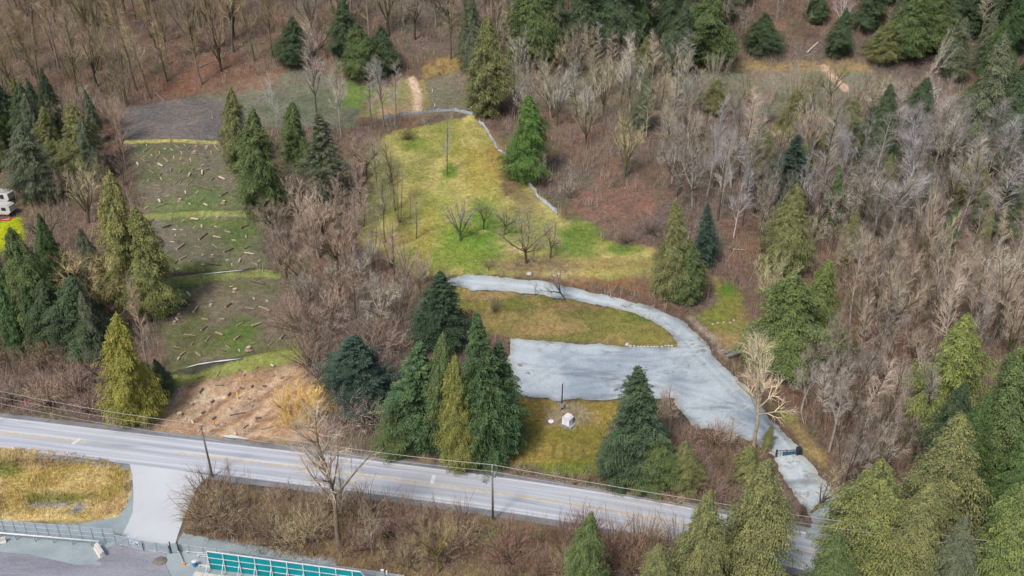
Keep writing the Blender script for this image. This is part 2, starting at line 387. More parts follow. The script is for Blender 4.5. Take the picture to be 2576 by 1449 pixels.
# log-strewn terraces
T1 = cover([(318, 362), (560, 360), (600, 440), (622, 537), (372, 545), (335, 440)], (.12, .13, .07), col2=(.15, .135, .10), s2=5)
blob(520, 500, 90, 30, (.10, .155, .05), .7); blob(440, 400, 60, 20, (.14, .125, .08), .7); blob(470, 520, 120, 14, (.11, .15, .05), .6)
T2 = cover([(372, 546), (622, 538), (655, 600), (688, 686), (408, 705), (382, 610)], (.13, .13, .08), col2=(.165, .145, .12), s2=5)
blob(600, 590, 60, 45, (.10, .145, .045), .8); blob(480, 670, 120, 16, (.10, .13, .035), .7); blob(540, 560, 110, 12, (.11, .16, .04), .7)
T3 = cover([(402, 705), (692, 690), (725, 760), (775, 885), (430, 955), (400, 830)], (.15, .13, .09), col2=(.115, .12, .06), s2=5)
blob(600, 840, 60, 50, (.10, .15, .035), .8); blob(450, 720, 60, 16, (.10, .16, .03), .8); blob(700, 790, 40, 60, (.16, .125, .10), .8); blob(480, 850, 50, 40, (.115, .13, .045), .6)
TB = cover([(425, 948), (470, 925), (600, 900), (765, 868), (778, 908), (640, 935), (560, 952), (432, 980)], (.135, .17, .045), col2=(.185, .18, .06))
stripe([(310, 358), (430, 354), (575, 358)], .75, (.34, .32, .11), 1, .3); stripe([(365, 546), (480, 538), (628, 537)], 1.1, (.21, .25, .08), .9)
stripe([(408, 714), (520, 697), (640, 685), (700, 690)], 1.4, (.20, .235, .075), .9); stripe([(430, 955), (480, 934), (620, 912), (775, 884)], 1.8, (.21, .24, .07), .9)
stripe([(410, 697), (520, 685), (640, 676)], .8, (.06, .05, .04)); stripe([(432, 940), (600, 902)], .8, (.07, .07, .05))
SOIL = cover([(430, 985), (560, 952), (772, 912), (800, 1000), (810, 1112), (700, 1118), (520, 1100), (385, 1088), (398, 1040)], (.34, .22, .135), col2=(.43, .305, .20), s2=4)
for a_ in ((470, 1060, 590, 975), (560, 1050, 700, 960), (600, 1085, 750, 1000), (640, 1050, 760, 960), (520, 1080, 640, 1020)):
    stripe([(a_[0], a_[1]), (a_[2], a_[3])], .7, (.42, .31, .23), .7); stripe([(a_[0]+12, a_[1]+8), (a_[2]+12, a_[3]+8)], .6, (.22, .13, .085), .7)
stripe([(480, 1008), (560, 1000)], .5, (.55, .45, .32), .8); stripe([(520, 975), (515, 1002)], .5, (.55, .45, .32), .8)
# lawns
LAWN = cover([(960, 335), (1090, 315), (1130, 300), (1190, 290), (1235, 345), (1290, 420), (1345, 475), (1420, 560), (1480, 560), (1510, 605), (1645, 625), (1655, 700),
    (1560, 720), (1400, 700), (1230, 692), (1130, 692), (1060, 700), (915, 615), (925, 520), (930, 420)], (.29, .275, .09), col2=(.38, .335, .125))
for t_ in ((1040, 360, 50, 22, (.10, .17, .03), .8), (1130, 430, 28, 34, (.09, .19, .02), .85), (1130, 330, 30, 30, (.20, .22, .04), .7), (960, 470, 50, 110, (.145, .15, .065), .9), (1010, 560, 60, 60, (.16, .17, .05), .7),
           (1190, 600, 110, 75, (.12, .215, .035), .95), (1220, 545, 50, 50, (.12, .21, .035), .8), (1130, 650, 130, 45, (.17, .22, .045), .8), (1330, 580, 90, 70, (.17, .19, .07), .7), (1460, 600, 80, 60, (.13, .20, .04), .9), (1100, 540, 60, 90, (.20, .24, .05), .6), (1100, 360, 80, 40, (.20, .22, .05), .6), (1060, 420, 40, 60, (.18, .20, .06), .6),
           (1560, 625, 60, 16, (.09, .18, .03), .8), (1520, 665, 110, 22, (.27, .21, .085), .8), (1340, 665, 110, 24, (.21, .155, .095), .85), (1300, 630, 45, 10, (.48, .37, .20), .8), (1215, 582, 16, 5, (.42, .34, .14), .8),
           (1480, 710, 90, 20, (.21, .12, .07), .8), (1590, 715, 70, 25, (.20, .11, .06), .85), (1000, 600, 60, 16, (.27, .21, .07), .8), (1070, 600, 22, 110, (.28, .235, .065), .7), (1210, 420, 70, 70, (.30, .25, .05), .6),
           (1250, 390, 30, 50, (.26, .17, .06), .7), (1290, 470, 30, 30, (.13, .11, .06), .8), (1280, 440, 20, 50, (.16, .10, .07), .7), (1330, 510, 40, 30, (.17, .135, .075), .7)):
    blob(*t_)
cover([(1430, 520), (1470, 490), (1640, 450), (1650, 560), (1560, 590), (1500, 570)], (.19, .11, .082), col2=(.15, .10, .08), open_=False)
ISL = cover([(1100, 722), (1150, 722), (1350, 738), (1480, 755), (1600, 785), (1680, 830), (1705, 872), (1590, 876), (1430, 865), (1280, 852), (1180, 830), (1120, 780)], (.24, .19, .075), col2=(.17, .165, .05))
for t_ in ((1290, 770, 60, 22, (.12, .135, .035), .8), (1620, 800, 50, 22, (.10, .14, .03), .8), (1450, 790, 60, 14, (.115, .12, .04), .7), (1380, 830, 110, 12, (.27, .19, .09), .7), (1200, 745, 60, 16, (.28, .19, .10), .7), (1480, 770, 90, 10, (.21, .13, .08), .7), (1640, 850, 60, 18, (.20, .20, .05), .7)): blob(*t_)
FRONT = cover([(1270, 1005), (1410, 1008), (1560, 1003), (1575, 1030), (1525, 1090), (1520, 1205), (1400, 1190), (1270, 1165), (1230, 1100)], (.24, .185, .05), col2=(.18, .165, .04))
for t_ in ((1425, 1045, 70, 34, (.24, .20, .14), .9), (1370, 1022, 30, 12, (.25, .17, .08), .8), (1400, 1180, 120, 22, (.12, .17, .035), .85), (1400, 1135, 90, 22, (.30, .235, .07), .7), (1310, 1090, 60, 50, (.17, .16, .045), .7)): blob(*t_)
for i_ in range(8): stripe([(1345+i_*24, 1118), (1347+i_*24, 1150)], .28, (.12, .11, .04), .8, .1)
cover([(1795, 700), (1850, 735), (1880, 790), (1890, 870), (1850, 895), (1770, 850), (1735, 800), (1775, 780), (1810, 760)], (.16, .17, .045), col2=(.22, .18, .07))
blob(1830, 730, 30, 26, (.09, .18, .025), .8); blob(1820, 850, 40, 26, (.27, .20, .10), .7)
stripe([(1560, 738), (1640, 760), (1710, 785), (1770, 830), (1810, 885), (1850, 935)], 1.6, (.13, .085, .06), .9); stripe([(1735, 800), (1790, 848), (1830, 900)], .9, (.30, .25, .21), .8)
blob(560, 190, 150, 50, (.19, .10, .07), .7); blob(400, 225, 90, 26, (.17, .085, .055), .7); blob(2230, 850, 110, 60, (.19, .09, .06), .8); blob(1420, 340, 110, 60, (.16, .095, .07), .7)
GLAWN = cover([(0, 1118), (150, 1130), (270, 1150), (325, 1180), (334, 1250), (312, 1300), (200, 1318), (0, 1312)], (.42, .33, .12), col2=(.54, .43, .22), s2=4)
for t_ in ((20, 1180, 50, 26, (.14, .17, .035), .8), (160, 1250, 110, 14, (.15, .17, .035), .7), (110, 1160, 90, 16, (.26, .18, .10), .8), (100, 1300, 130, 12, (.68, .54, .27), .8), (290, 1270, 40, 24, (.42, .30, .15), .6), (200, 1280, 20, 16, (.26, .27, .28), .9), (140, 1268, 70, 5, (.26, .27, .28), .9)): blob(*t_)
cover([(-60, 565), (62, 548), (62, 600), (42, 642), (-60, 642)], (.30, .34, .01), edge=.8)
cover([(1925, 1000), (2005, 1050), (2070, 1140), (2120, 1230), (2150, 1330), (2125, 1300), (2080, 1200), (2030, 1140), (1965, 1070)], (.18, .19, .05), col2=(.26, .20, .09))
cover([(480, 1225), (1240, 1296), (1420, 1325), (1720, 1352), (1720, 1400), (1400, 1470), (1050, 1470), (700, 1420), (440, 1375), (450, 1310)], (.22, .165, .095), col2=(.17, .12, .08), open_=False)
blob(1235, 1345, 40, 40, (.13, .16, .05), .8); blob(1020, 1310, 90, 22, (.28, .21, .11), .8); blob(900, 1280, 40, 20, (.16, .16, .07), .7)
cover([(0, 1038), (200, 1062), (400, 1092), (600, 1110), (820, 1122), (820, 1150), (560, 1132), (380, 1108), (180, 1082), (0, 1060)], (.23, .20, .12), col2=(.22, .22, .20), open_=False)
cover([(840, 1128), (1200, 1172), (1450, 1210), (1750, 1265), (1740, 1290), (1450, 1232), (1200, 1190), (840, 1155)], (.19, .17, .14), col2=(.25, .18, .11), open_=False)
cover([(285, 1365), (320, 1312), (335, 1260), (334, 1195), (345, 1175), (360, 1180), (330, 1360)], (.30, .34, .36), edge=.5, jit=.6)
cover([(-150, 1322), (200, 1318), (300, 1305), (320, 1372), (560, 1395), (700, 1420), (1060, 1462), (1200, 1560), (-200, 1560)], (.26, .31, .33), edge=.5, jit=.6, col2=(.22, .25, .27))
cover([(440, 1368), (460, 1345), (560, 1358), (690, 1382), (860, 1415), (820, 1440), (560, 1400)], (.28, .31, .33), edge=.5, jit=1)
ny, nx = GX.shape
ii = (np.arange(ny-1)[:, None]*nx+np.arange(nx-1)[None]).ravel()
g = mk('ground', np.stack([X, Y, Z], 1), np.stack([ii, ii+1, ii+nx+1, ii+nx], 1), M_GROUND, None, True)
vcol(g.data, 'cover', C); tag(g, kind='structure')
_gx, _gy, _C = gx, gy, C.reshape(ny, nx, 3)
def cover_at(x, y):
    i = np.clip(np.searchsorted(_gx, x), 0, nx-1); j = np.clip(np.searchsorted(_gy, y), 0, ny-1); return _C[j, i]

# ------------------------------------------------------------------ sheets: road, drives, yard
def sheet(name, pts, mat, lift=.05, jit=0, step=2.0, n=4, world=False):
    P = pts if world else wpoly(pts, None, True, n)
    if jit:
        P = [(x+(vnoise(x*.35, y*.35, 3)-.5)*jit+(vnoise(x*2.3, y*2.3, 13)-.5)*jit*.5, y+(vnoise(x*.35+50, y*.35, 4)-.5)*jit+(vnoise(x*2.3, y*2.3, 14)-.5)*jit*.5) for x, y in P]
    xs = [p[0] for p in P]; ys = [p[1] for p in P]
    qx, qy = np.meshgrid(np.arange(min(xs), max(xs), step), np.arange(min(ys), max(ys), step))
    qx = qx.ravel(); qy = qy.ravel(); k = sdist(qx, qy, P) > step*.35
    pts2 = [Vector(p) for p in P]+[Vector((float(a), float(b))) for a, b in zip(qx[k], qy[k])]
    vs, es, fs, _, _, _ = delaunay_2d_cdt(pts2, [], [list(range(len(P)))], 1, 1e-5)
    vx = np.array([v.x for v in vs]); vy = np.array([v.y for v in vs])
    V = np.stack([vx, vy, Hf(vx, vy)+lift], 1)
    fs = [f if (V[f[1]]-V[f[0]])[0]*(V[f[2]]-V[f[0]])[1]-(V[f[1]]-V[f[0]])[1]*(V[f[2]]-V[f[0]])[0] > 0 else f[::-1] for f in fs]
    o = mk(name, V, [list(f) for f in fs], mat, None, True); tag(o, kind='structure'); OPEN.append(P); return o, P
# road edges fitted from the photograph, as one smooth strip on the flat
def strip(name, mat, xs, off0, off1, z):
    V = []; 
    for x in xs:
        y = float(ryc(x)); s = (ryc(x+.5)-ryc(x-.5)); nrm = Vector((-float(s), 1)).normalized()
        for o in (off0, off1): V.append((x+nrm.x*o, y+nrm.y*o, z))
    Fq = [(2*i, 2*i+1, 2*i+3, 2*i+2)[::-1] for i in range(len(xs)-1)]
    o = mk(name, V, Fq, mat); tag(o, kind='structure')
    uv = o.data.uv_layers.new(name='lane'); vi = np.zeros(len(o.data.loops), np.int32); o.data.loops.foreach_get('vertex_index', vi)
    uvv = np.array([(x, o_) for x in xs for o_ in (off0, off1)], np.float32); uv.data.foreach_set('uv', uvv[vi].ravel()); return o
xs_ = np.arange(-150, 120, 2.0)
strip('road_shoulder', paved('shoulder', (.22, .23, .25), (.17, .17, .18), (.11, .11, .12), .2, 5, .8), xs_, -5.4, 5.2, .03)
strip('road', M_ROAD, xs_, -4.1, 4.0, .07)
OPEN.append([(float(x), float(ryc(x))-6.0) for x in xs_]+[(float(x), float(ryc(x))+5.6) for x in xs_[::-1]])
jx0, jx1 = ray(215, 1130)[0], ray(435, 1160)[0]
for seg in ((-150, jx0), (jx1, 120)):
    for o_ in (-.26, .09): strip('yellow_line', M_YELLOW, np.arange(seg[0], seg[1], 1.5), o_, o_+.17, .078)
for sx0, sx1 in ((-150, 120),):
    strip('edge_line', M_WHITEP, np.arange(sx0, sx1, 2), 3.60, 3.76, .078)
strip('edge_line', M_WHITEP, np.arange(ray(560, 1200)[0], 120, 2), -3.84, -3.72, .078)
strip('edge_line', M_WHITEP, np.arange(-150, ray(320, 1160)[0], 2), -3.84, -3.72, .078)
for (a, b) in (((203, 1103), (183, 1118)), ((1092, 1196), (1086, 1218))):
    p, q = ray(*a), ray(*b); d = Vector((q[0]-p[0], q[1]-p[1])).normalized()*.3; e = (-d.y, d.x)
    mb = MB().add([(p[0]-e[0], p[1]-e[1], .08), (q[0]-e[0], q[1]-e[1], .08), (q[0]+e[0], q[1]+e[1], .08), (p[0]+e[0], p[1]+e[1], .08)], [(0, 1, 2, 3)])
    tag(mb.build('stop_line', M_WHITEP), kind='structure')
sheet('access_road', [(325, 1163), (420, 1178), (527, 1196), (510, 1212), (495, 1228), (480, 1262), (462, 1305), (448, 1345), (440, 1372), (405, 1374), (300, 1362), (306, 1348), (322, 1318), (334, 1290), (336, 1240), (333, 1195)], M_ACCESS, .05)
sheet('yard_paving', [(-260, 1385), (0, 1388), (70, 1393), (190, 1420), (225, 1421), (248, 1408), (276, 1375), (290, 1368), (390, 1376), (425, 1382), (418, 1400), (416, 1420), (430, 1449), (450, 1560), (-300, 1560)], M_YARD, .03)
GP_PTS = [(1125, 703), (1175, 688), (1260, 697), (1380, 712), (1520, 743), (1640, 773), (1720, 808), (1765, 850), (1802, 900), (1845, 950), (1902, 1006), (1942, 1055), (1978, 1098), (2004, 1120), (2018, 1145),
    (2068, 1199), (2108, 1254), (2120, 1300), (2118, 1335), (2112, 1378), (2060, 1364), (2022, 1352), (2040, 1310), (2024, 1275), (1986, 1222), (1955, 1178), (1938, 1145), (1892, 1112), (1840, 1092), (1750, 1078),
    (1712, 1035), (1690, 1002), (1560, 1005), (1400, 1008), (1310, 1004), (1285, 960), (1278, 900), (1282, 850), (1430, 864), (1590, 876), (1705, 872), (1692, 845), (1640, 805), (1560, 780), (1450, 757), (1330, 742), (1190, 730), (1130, 720)]
gpo, GP = sheet('gravel_drive', GP_PTS, M_GRAVEL, .16, 1.0, .55, 14)
co = np.zeros(len(gpo.data.vertices)*3, np.float32); gpo.data.vertices.foreach_get('co', co); co = co.reshape(-1, 3); gx_, gy_ = co[:, 0], co[:, 1]; tint = np.ones((len(co), 3))
for trk in ([(1150, 705), (1380, 728), (1520, 760), (1640, 800), (1730, 860), (1800, 940), (1880, 1020), (1965, 1110), (2010, 1180), (2070, 1260), (2085, 1350)], [(1300, 925), (1480, 940), (1650, 965), (1780, 1000), (1900, 1050), (1975, 1115)], [(1310, 975), (1450, 900), (1620, 905), (1760, 890)], [(1400, 985), (1560, 960), (1700, 920), (1750, 870)]):
    dt, _ = seg_dist(gx_, gy_, wpoly(trk, None, False, 4)); k_ = np.exp(-((dt-.85)/.38)**2)*(.5+.9*vnoise(gx_/3, gy_/3, 5)); tint *= (1-.13*np.clip(k_, 0, 1))[:, None]
    tint *= (1+.05*np.exp(-(dt/.45)**2))[:, None]
de, _ = seg_dist(gx_, gy_, GP, True); e_ = (1-smooth(.0, 1.5, de+(fbm(gx_/2, gy_/2, 5, 3)-.5)*2.2))[:, None]*.6
tint = tint*(1-e_)+tint*np.array([[.62, .55, .42]])*e_
vcol(gpo.data, 'tint', tint)
sheet('yard_gravel', [(-260, 1330), (0, 1344), (150, 1356), (270, 1366), (289, 1369), (274, 1376), (247, 1409), (225, 1422), (190, 1421), (70, 1394), (0, 1389), (-260, 1386)], M_BED, .035)
sheet('yard_gravel', [(425, 1381), (440, 1386), (560, 1402), (900, 1450), (1000, 1470), (900, 1560), (455, 1560), (432, 1449), (417, 1420), (419, 1400)], M_BED, .035)
sheet('verge_gravel', [(200, 1319), (300, 1303), (322, 1268), (331, 1240), (336, 1240), (337, 1290), (324, 1318), (308, 1348), (300, 1362), (290, 1364), (200, 1353)], M_BED, .04, .4)
sheet('verge_gravel', [(445, 1372), (458, 1338), (490, 1347), (560, 1358), (650, 1375), (740, 1396), (845, 1418), (850, 1436), (640, 1408)], M_BED, .04, .8)
# puddles on the berms
def puddle(pts, wd, name='puddle'):
    P = wpoly(pts, None, False, 5); m = len(P); L = []; Rr = []
    for i, (x, y) in enumerate(P):
        k = wd*(.35+.9*vnoise(x*.7, y*.7, 6))*math.sin(math.pi*(i+.35)/(m+.2)); L.append((x, y+k)); Rr.append((x, y-k))
    zz = max(Hf(x, y) for x, y in P); V = [(x, y, float(Hf(x, y))+.28) for x, y in L+Rr]
    Fq = [(i, m+i, m+i+1, i+1) for i in range(m-1)]
    tag(mk(name, V, Fq, M_WATER, None, True), kind='structure')
puddle([(468, 928), (500, 919), (545, 912), (608, 905)], .17); puddle([(515, 692), (560, 687), (612, 682)], .12)
puddle([(560, 1099), (590, 1102), (625, 1108)], .5)
# ------------------------------------------------------------------ tree meshes (nominal 20 m tall, shared by copies)
def conifer_mesh(seed, kind):
    fine = kind.endswith('_fine'); kind = kind.replace('_fine', ''); fk = 1.35 if fine else 1; fs = .58 if fine else 1
    rg = np.random.default_rng(seed); H, W = 20.0, 3.6
    n = int({'cedar': 900, 'fir': 560, 'spruce': 620}[kind]*fk)
    t = (np.arange(n)+rg.random(n))/n; t = t**1.02*.985+.008
    if kind != 'cedar': t = np.clip(np.round(t*30)/30+rg.normal(0, .006, n), 0, .99)
    az = rg.random(n)*2*np.pi
    prof = {'cedar': (1-t**1.55)**.85*np.minimum(1, .55+1.9*t), 'fir': (1-t**1.3)**.9*np.minimum(1, .60+1.8*t), 'spruce': (1-t**1.9)**.85*np.minimum(1, .62+1.6*t)}[kind]
    sect = .30+1.40*fbm(np.cos(az)*1.4+t*5+seed, np.sin(az)*1.4+t*3, seed, 3)
    L = W*prof*sect*rg.uniform(.50, 1.10, n)+.16
    L *= np.where(rg.random(n) < (.05 if kind == 'cedar' else .14), 1.22, 1)
    z0 = t*H+.5*(1-t)
    per = np.maximum(8, (L*{'cedar': 23, 'fir': 30, 'spruce': 30}[kind]*(2.0 if fine else 1)).astype(int)); idx = np.repeat(np.arange(n), per); m = len(idx)
    ca, sa = np.cos(az[idx]), np.sin(az[idx]); l = L[idx]
    nb = 9; bi_ = rg.integers(0, nb, m); sgn = rg.choice([-1, 1], m); sb = ((bi_+.3+.5*(sgn > 0))/nb)**.75
    q = rg.random(m)**.8; ql = q*l*.40*(1.12-sb)*(.7+.6*((idx*7+bi_*13) % 10)/10)
    s = sb+ql/l*.72; side = sgn*ql*.75
    up, dr = {'cedar': (.42, .62), 'fir': (.14, .36), 'spruce': (.34, .30)}[kind]
    pz = z0[idx]+up*s*l-dr*s*s*l*.8-q*q*(.55 if kind == 'cedar' else .16)+rg.normal(0, .06, m)
    P = np.stack([ca*l*s-sa*side, sa*l*s+ca*side, pz], 1)
    th = z0[idx]/H; P[:, 0] += .55*np.sin(th*3.1+seed)*th; P[:, 1] += .45*np.sin(th*2.6+seed*2)*th
    out = np.stack([ca, sa, np.zeros(m)], 1); tan = np.stack([-sa, ca, np.zeros(m)], 1)
    dn = np.array([[0, 0, -1.]])
    if kind == 'cedar': d = out*rg.uniform(.3, .9, (m, 1))+tan*(sgn*rg.uniform(.1, .7, m))[:, None]+dn*(q*.9+rg.uniform(.0, .6, m))[:, None]
    elif kind == 'fir': d = out*rg.uniform(.5, 1, (m, 1))+tan*(sgn*rg.uniform(.3, .9, m))[:, None]+dn*rg.uniform(-.15, .5, (m, 1))
    else: d = out*rg.uniform(.6, 1, (m, 1))+tan*(sgn*rg.uniform(.2, .8, m))[:, None]-dn*rg.uniform(-.3, .45, (m, 1))
    d /= np.linalg.norm(d, axis=1, keepdims=True)
    ln = rg.uniform(.16, .36, m)[:, None]*fs
    wv = np.cross(d, rg.normal(0, .8, (m, 3))+out*.5+np.array([[0, 0, 1.]])); wv /= np.linalg.norm(wv, axis=1, keepdims=True)+1e-6
    hw = rg.uniform(.045, .10, m)[:, None]*fs
    V = np.empty((m, 4, 3)); V[:, 0] = P-d*ln*.25; V[:, 1] = P+d*ln*.25+wv*hw; V[:, 2] = P+d*ln; V[:, 3] = P+d*ln*.2-wv*hw
    # leader at the tip
    k = 26; zt = np.linspace(H-1.2, H+.2, k); tx = .55*math.sin(3.1+seed); ty = .45*math.sin(2.6+seed*2); a2 = rg.random(k)*6.28; T = np.empty((k, 4, 3)); rr = .34*(H+.5-zt)/1.7
    for q in range(k):
        o = np.array([math.cos(a2[q]), math.sin(a2[q]), 0]); c = np.array([tx, ty, zt[q]])
        T[q] = [c, c+o*rr[q]*.6+[0, 0, -.03], c+o*rr[q]*1.5+[0, 0, -.1], c+o*rr[q]*.5+[0, 0, .14]]
    br = rg.random(n)[idx]; cl = np.concatenate([np.clip(.5+(br-.5)*.7+rg.normal(0, .24, m), 0, 1), np.full(k, .7)])
    V = np.concatenate([V, T]).reshape(-1, 3); Fa = np.arange(len(V)).reshape(-1, 4)
    o = mk('crown', V, Fa, M_LEAF); vcol(o.data, 'clump', np.repeat(cl, 4)[:, None].repeat(3, 1)); me = o.data; bpy.data.objects.remove(o)
    # bare inner boughs + trunk
    bi = rg.choice(n, 70, replace=False); B0 = np.stack([0*bi, 0*bi, z0[bi]], 1)
    B1 = np.stack([np.cos(az[bi])*L[bi]*.8, np.sin(az[bi])*L[bi]*.8, z0[bi]-.1*L[bi]], 1)
    zz = np.linspace(0, H*.96, 9); th = zz/H; wob = np.stack([.55*np.sin(th*3.1+seed)*th, .45*np.sin(th*2.6+seed*2)*th], 1)
    TP = np.stack([wob[:, 0], wob[:, 1], zz], 1); tr = .30*(1-zz/H)**.9+.02; tr[0] = .42
    V1, F1 = prisms(TP[:-1], TP[1:], tr[:-1], tr[1:], 8); V2, F2 = prisms(B0, B1, np.full(70, .05), np.full(70, .015), 3)
    o = mk('trunk', np.concatenate([V1, V2]), np.concatenate([F1, F2+len(V1)]), M_TRUNK, None, True); tm = o.data; bpy.data.objects.remove(o)
    return tm, me

def bare_mesh(seed, kind):
    rd = random.Random(seed); T = []; K = []      # trunk / twig segments (p0,p1,r0,r1)
    def rvec(s): return Vector((rd.gauss(0, s), rd.gauss(0, s), rd.gauss(0, s)))
    def perp(d):
        a = d.cross(rvec(1)); return a.normalized() if a.length > 1e-3 else Vector((1, 0, 0))
    def limb(p, d, L, r, n, wob, up, rt=.25):
        pts = [(p.copy(), d.copy(), r)]
        for i in range(n):
            d = (d+rvec(wob)+Vector((0, 0, up))).normalized(); p = p+d*(L/n); pts.append((p.copy(), d.copy(), r*(1-(1-rt)*(i+1)/n)))
        return pts
    def store(pts, dst):
        for a, b in zip(pts[:-1], pts[1:]): dst.append((a[0], b[0], a[2], b[2]))
    def at(pts, t):
        f = t*(len(pts)-1); i = min(int(f), len(pts)-2); f -= i; a, b = pts[i], pts[i+1]
        return a[0].lerp(b[0], f), a[1], a[2]*(1-f)+b[2]*f
    def side(pts, n, lo, hi, ang, Lf, r, seg, wob, up, dst, asc=0):
        out = []
        for k in range(n):
            t = lo+(hi-lo)*((k+rd.random())/n); p, d, rr = at(pts, t); a = R(rd.uniform(*ang)); dd = (d*math.cos(a)+perp(d)*math.sin(a)+Vector((0, 0, asc))).normalized()
            q = limb(p, dd, Lf(t)*rd.uniform(.6, 1.15), min(r, rr*.7), seg, wob, up); store(q, dst); out.append(q)
        return out
    H = 20.0; Z = Vector((0, 0, 1))
    if kind == 'fan':            # short bole, many long ascending stems, broom-like twigs
        tr = limb(Vector((0, 0, 0)), Z, H*.22, .34, 3, .05, 0, .8); store(tr, T)
        for k in range(9):
            a = R(rd.uniform(6, 34)); az = k*2.4+rd.uniform(-.4, .4); d = Vector((math.cos(az)*math.sin(a), math.sin(az)*math.sin(a), math.cos(a)))
            st = limb(at(tr, rd.uniform(.5, 1))[0], d, H*.74*rd.uniform(.8, 1.05)*(1-.35*a), .15, 7, .06, .05, .18); store(st, T)
            for s2 in side(st, 11, .25, .97, (14, 38), lambda t: 3.6*(1.15-t), .06, 4, .09, .10, K):
                for s3 in side(s2, 7, .15, .95, (14, 38), lambda t: 1.7*(1.2-t), .04, 2, .1, .1, K): side(s3, 2, .3, .9, (15, 40), lambda t: .8, .030, 1, 0, .1, K)
    elif kind == 'upright':      # alder: one straight stem, ascending side branches
        tr = limb(Vector((0, 0, 0)), Z, H, .22, 10, .035, .02, .12); store(tr, T)
        for s1 in side(tr, 34, .30, .98, (32, 62), lambda t: 4.4*(1.12-t)+.5, .06, 4, .08, .09, K):
            for s2 in side(s1, 7, .2, .97, (22, 48), lambda t: 1.7*(1.1-t)+.3, .03, 2, .1, .08, K): side(s2, 5, .2, .95, (20, 50), lambda t: .85, .030, 1, 0, .05, K)
    elif kind == 'oval':         # cottonwood: strong stem, long ascending limbs, open oval crown
        tr = limb(Vector((0, 0, 0)), Z, H*.93, .30, 10, .05, .02, .12); store(tr, T)
        for s1 in side(tr, 24, .34, .97, (28, 52), lambda t: 6.6*(1.1-t)+.8, .13, 5, .09, .07, T):
            for s2 in side(s1, 7, .25, .97, (24, 50), lambda t: 2.6*(1.15-t)+.5, .07, 3, .12, .05, K):
                for s3 in side(s2, 5, .2, .97, (22, 48), lambda t: 1.3, .045, 2, .12, .04, K): side(s3, 2, .3, .9, (20, 50), lambda t: .8, .032, 1, 0, 0, K)
    elif kind == 'birch':        # pale stem that forks, fine drooping spray
        tr = limb(Vector((0, 0, 0)), Z, H*.97, .17, 10, .06, .02, .12); store(tr, T)
        big = side(tr, 5, .3, .6, (18, 32), lambda t: H*.42, .09, 6, .05, .06, T)
        for b_ in big+[tr]:
            for s1 in side(b_, 15, .3, .98, (28, 55), lambda t: 2.7*(1.15-t), .04, 3, .1, .03, K):
                for s2 in side(s1, 6, .2, .97, (20, 50), lambda t: 1.1, .034, 2, .12, 0, K): side(s2, 2, .2, .95, (20, 50), lambda t: .7, .026, 1, 0, -.05, K)
    elif kind == 'spread':       # orchard / maple: forked bole and a wide dome
        tr = limb(Vector((0, 0, 0)), Z, H*.26, .42, 3, .08, 0, .85); store(tr, T)
        for k in range(6):
            a = R(rd.uniform(24, 60)); az = k*1.05+rd.uniform(-.35, .35); d = Vector((math.cos(az)*math.sin(a), math.sin(az)*math.sin(a), math.cos(a)))
            st = limb(at(tr, rd.uniform(.7, 1))[0], d, H*.52*rd.uniform(.85, 1.15), .24, 6, .12, .03, .2); store(st, T)
            for s1 in side(st, 6, .3, .95, (25, 60), lambda t: 5.2*(1.15-t)+1, .11, 4, .14, .05, T):
                for s2 in side(s1, 7, .2, .97, (25, 60), lambda t: 2.2*(1.2-t)+.4, .045, 3, .15, .05, K):
                    for s3 in side(s2, 5, .2, .95, (25, 55), lambda t: 1.0, .034, 1, .1, .04, K): side(s3, 1, .5, .9, (25, 55), lambda t: .7, .026, 1, 0, 0, K)
    elif kind == 'thicket':      # clump of thin stems from one root
        for k in range(9):
            a = R(rd.uniform(2, 24)); az = k*2.4; d = Vector((math.cos(az)*math.sin(a), math.sin(az)*math.sin(a), math.cos(a)))
            st = limb(Vector((math.cos(az)*.5, math.sin(az)*.5, 0)), d, H*rd.uniform(.6, 1), .10, 7, .07, .03, .2); store(st, T)
            for s1 in side(st, 11, .22, .97, (25, 55), lambda t: 3.0*(1.15-t)+.3, .04, 3, .12, .05, K):
                for s2 in side(s1, 6, .2, .95, (22, 50), lambda t: 1.2, .036, 2, .12, .04, K): side(s2, 2, .3, .9, (20, 50), lambda t: .7, .028, 1, 0, 0, K)
    elif kind == 'bush':         # dense low mound of arching canes (nominal 20 units, scaled down)
        for k in range(60):
            a = R(rd.uniform(8, 74)); az = rd.uniform(0, 6.28); d = Vector((math.cos(az)*math.sin(a), math.sin(az)*math.sin(a), math.cos(a)))
            st = limb(Vector((math.cos(az)*rd.random()*3, math.sin(az)*rd.random()*3, 0)), d, H*rd.uniform(.6, 1), .16, 5, .12, -.03, .3); store(st, T)
            for s1 in side(st, 6, .25, .97, (25, 60), lambda t: 5.2, .11, 3, .15, .02, K): side(s1, 3, .2, .95, (22, 60), lambda t: 2.6, .08, 1, .12, .02, K)
    def arr(Q): return [np.array([list(q[i]) for q in Q]) if i < 2 else np.array([q[i] for q in Q]) for i in range(4)]
    a = arr(T); sides = 6 if kind != 'bush' else 3
    V, Fq = prisms(a[0], a[1], a[2], a[3], sides); o = mk('trunk', V, Fq, M_BARK, None, True); tm = o.data; bpy.data.objects.remove(o)
    a = arr(K); V, Fq = prisms(a[0], a[1], a[2], a[3], 3); o = mk('crown', V, Fq, M_TWIG); cm = o.data; bpy.data.objects.remove(o)
    return tm, cm
MESH = {}; MRAD = {}
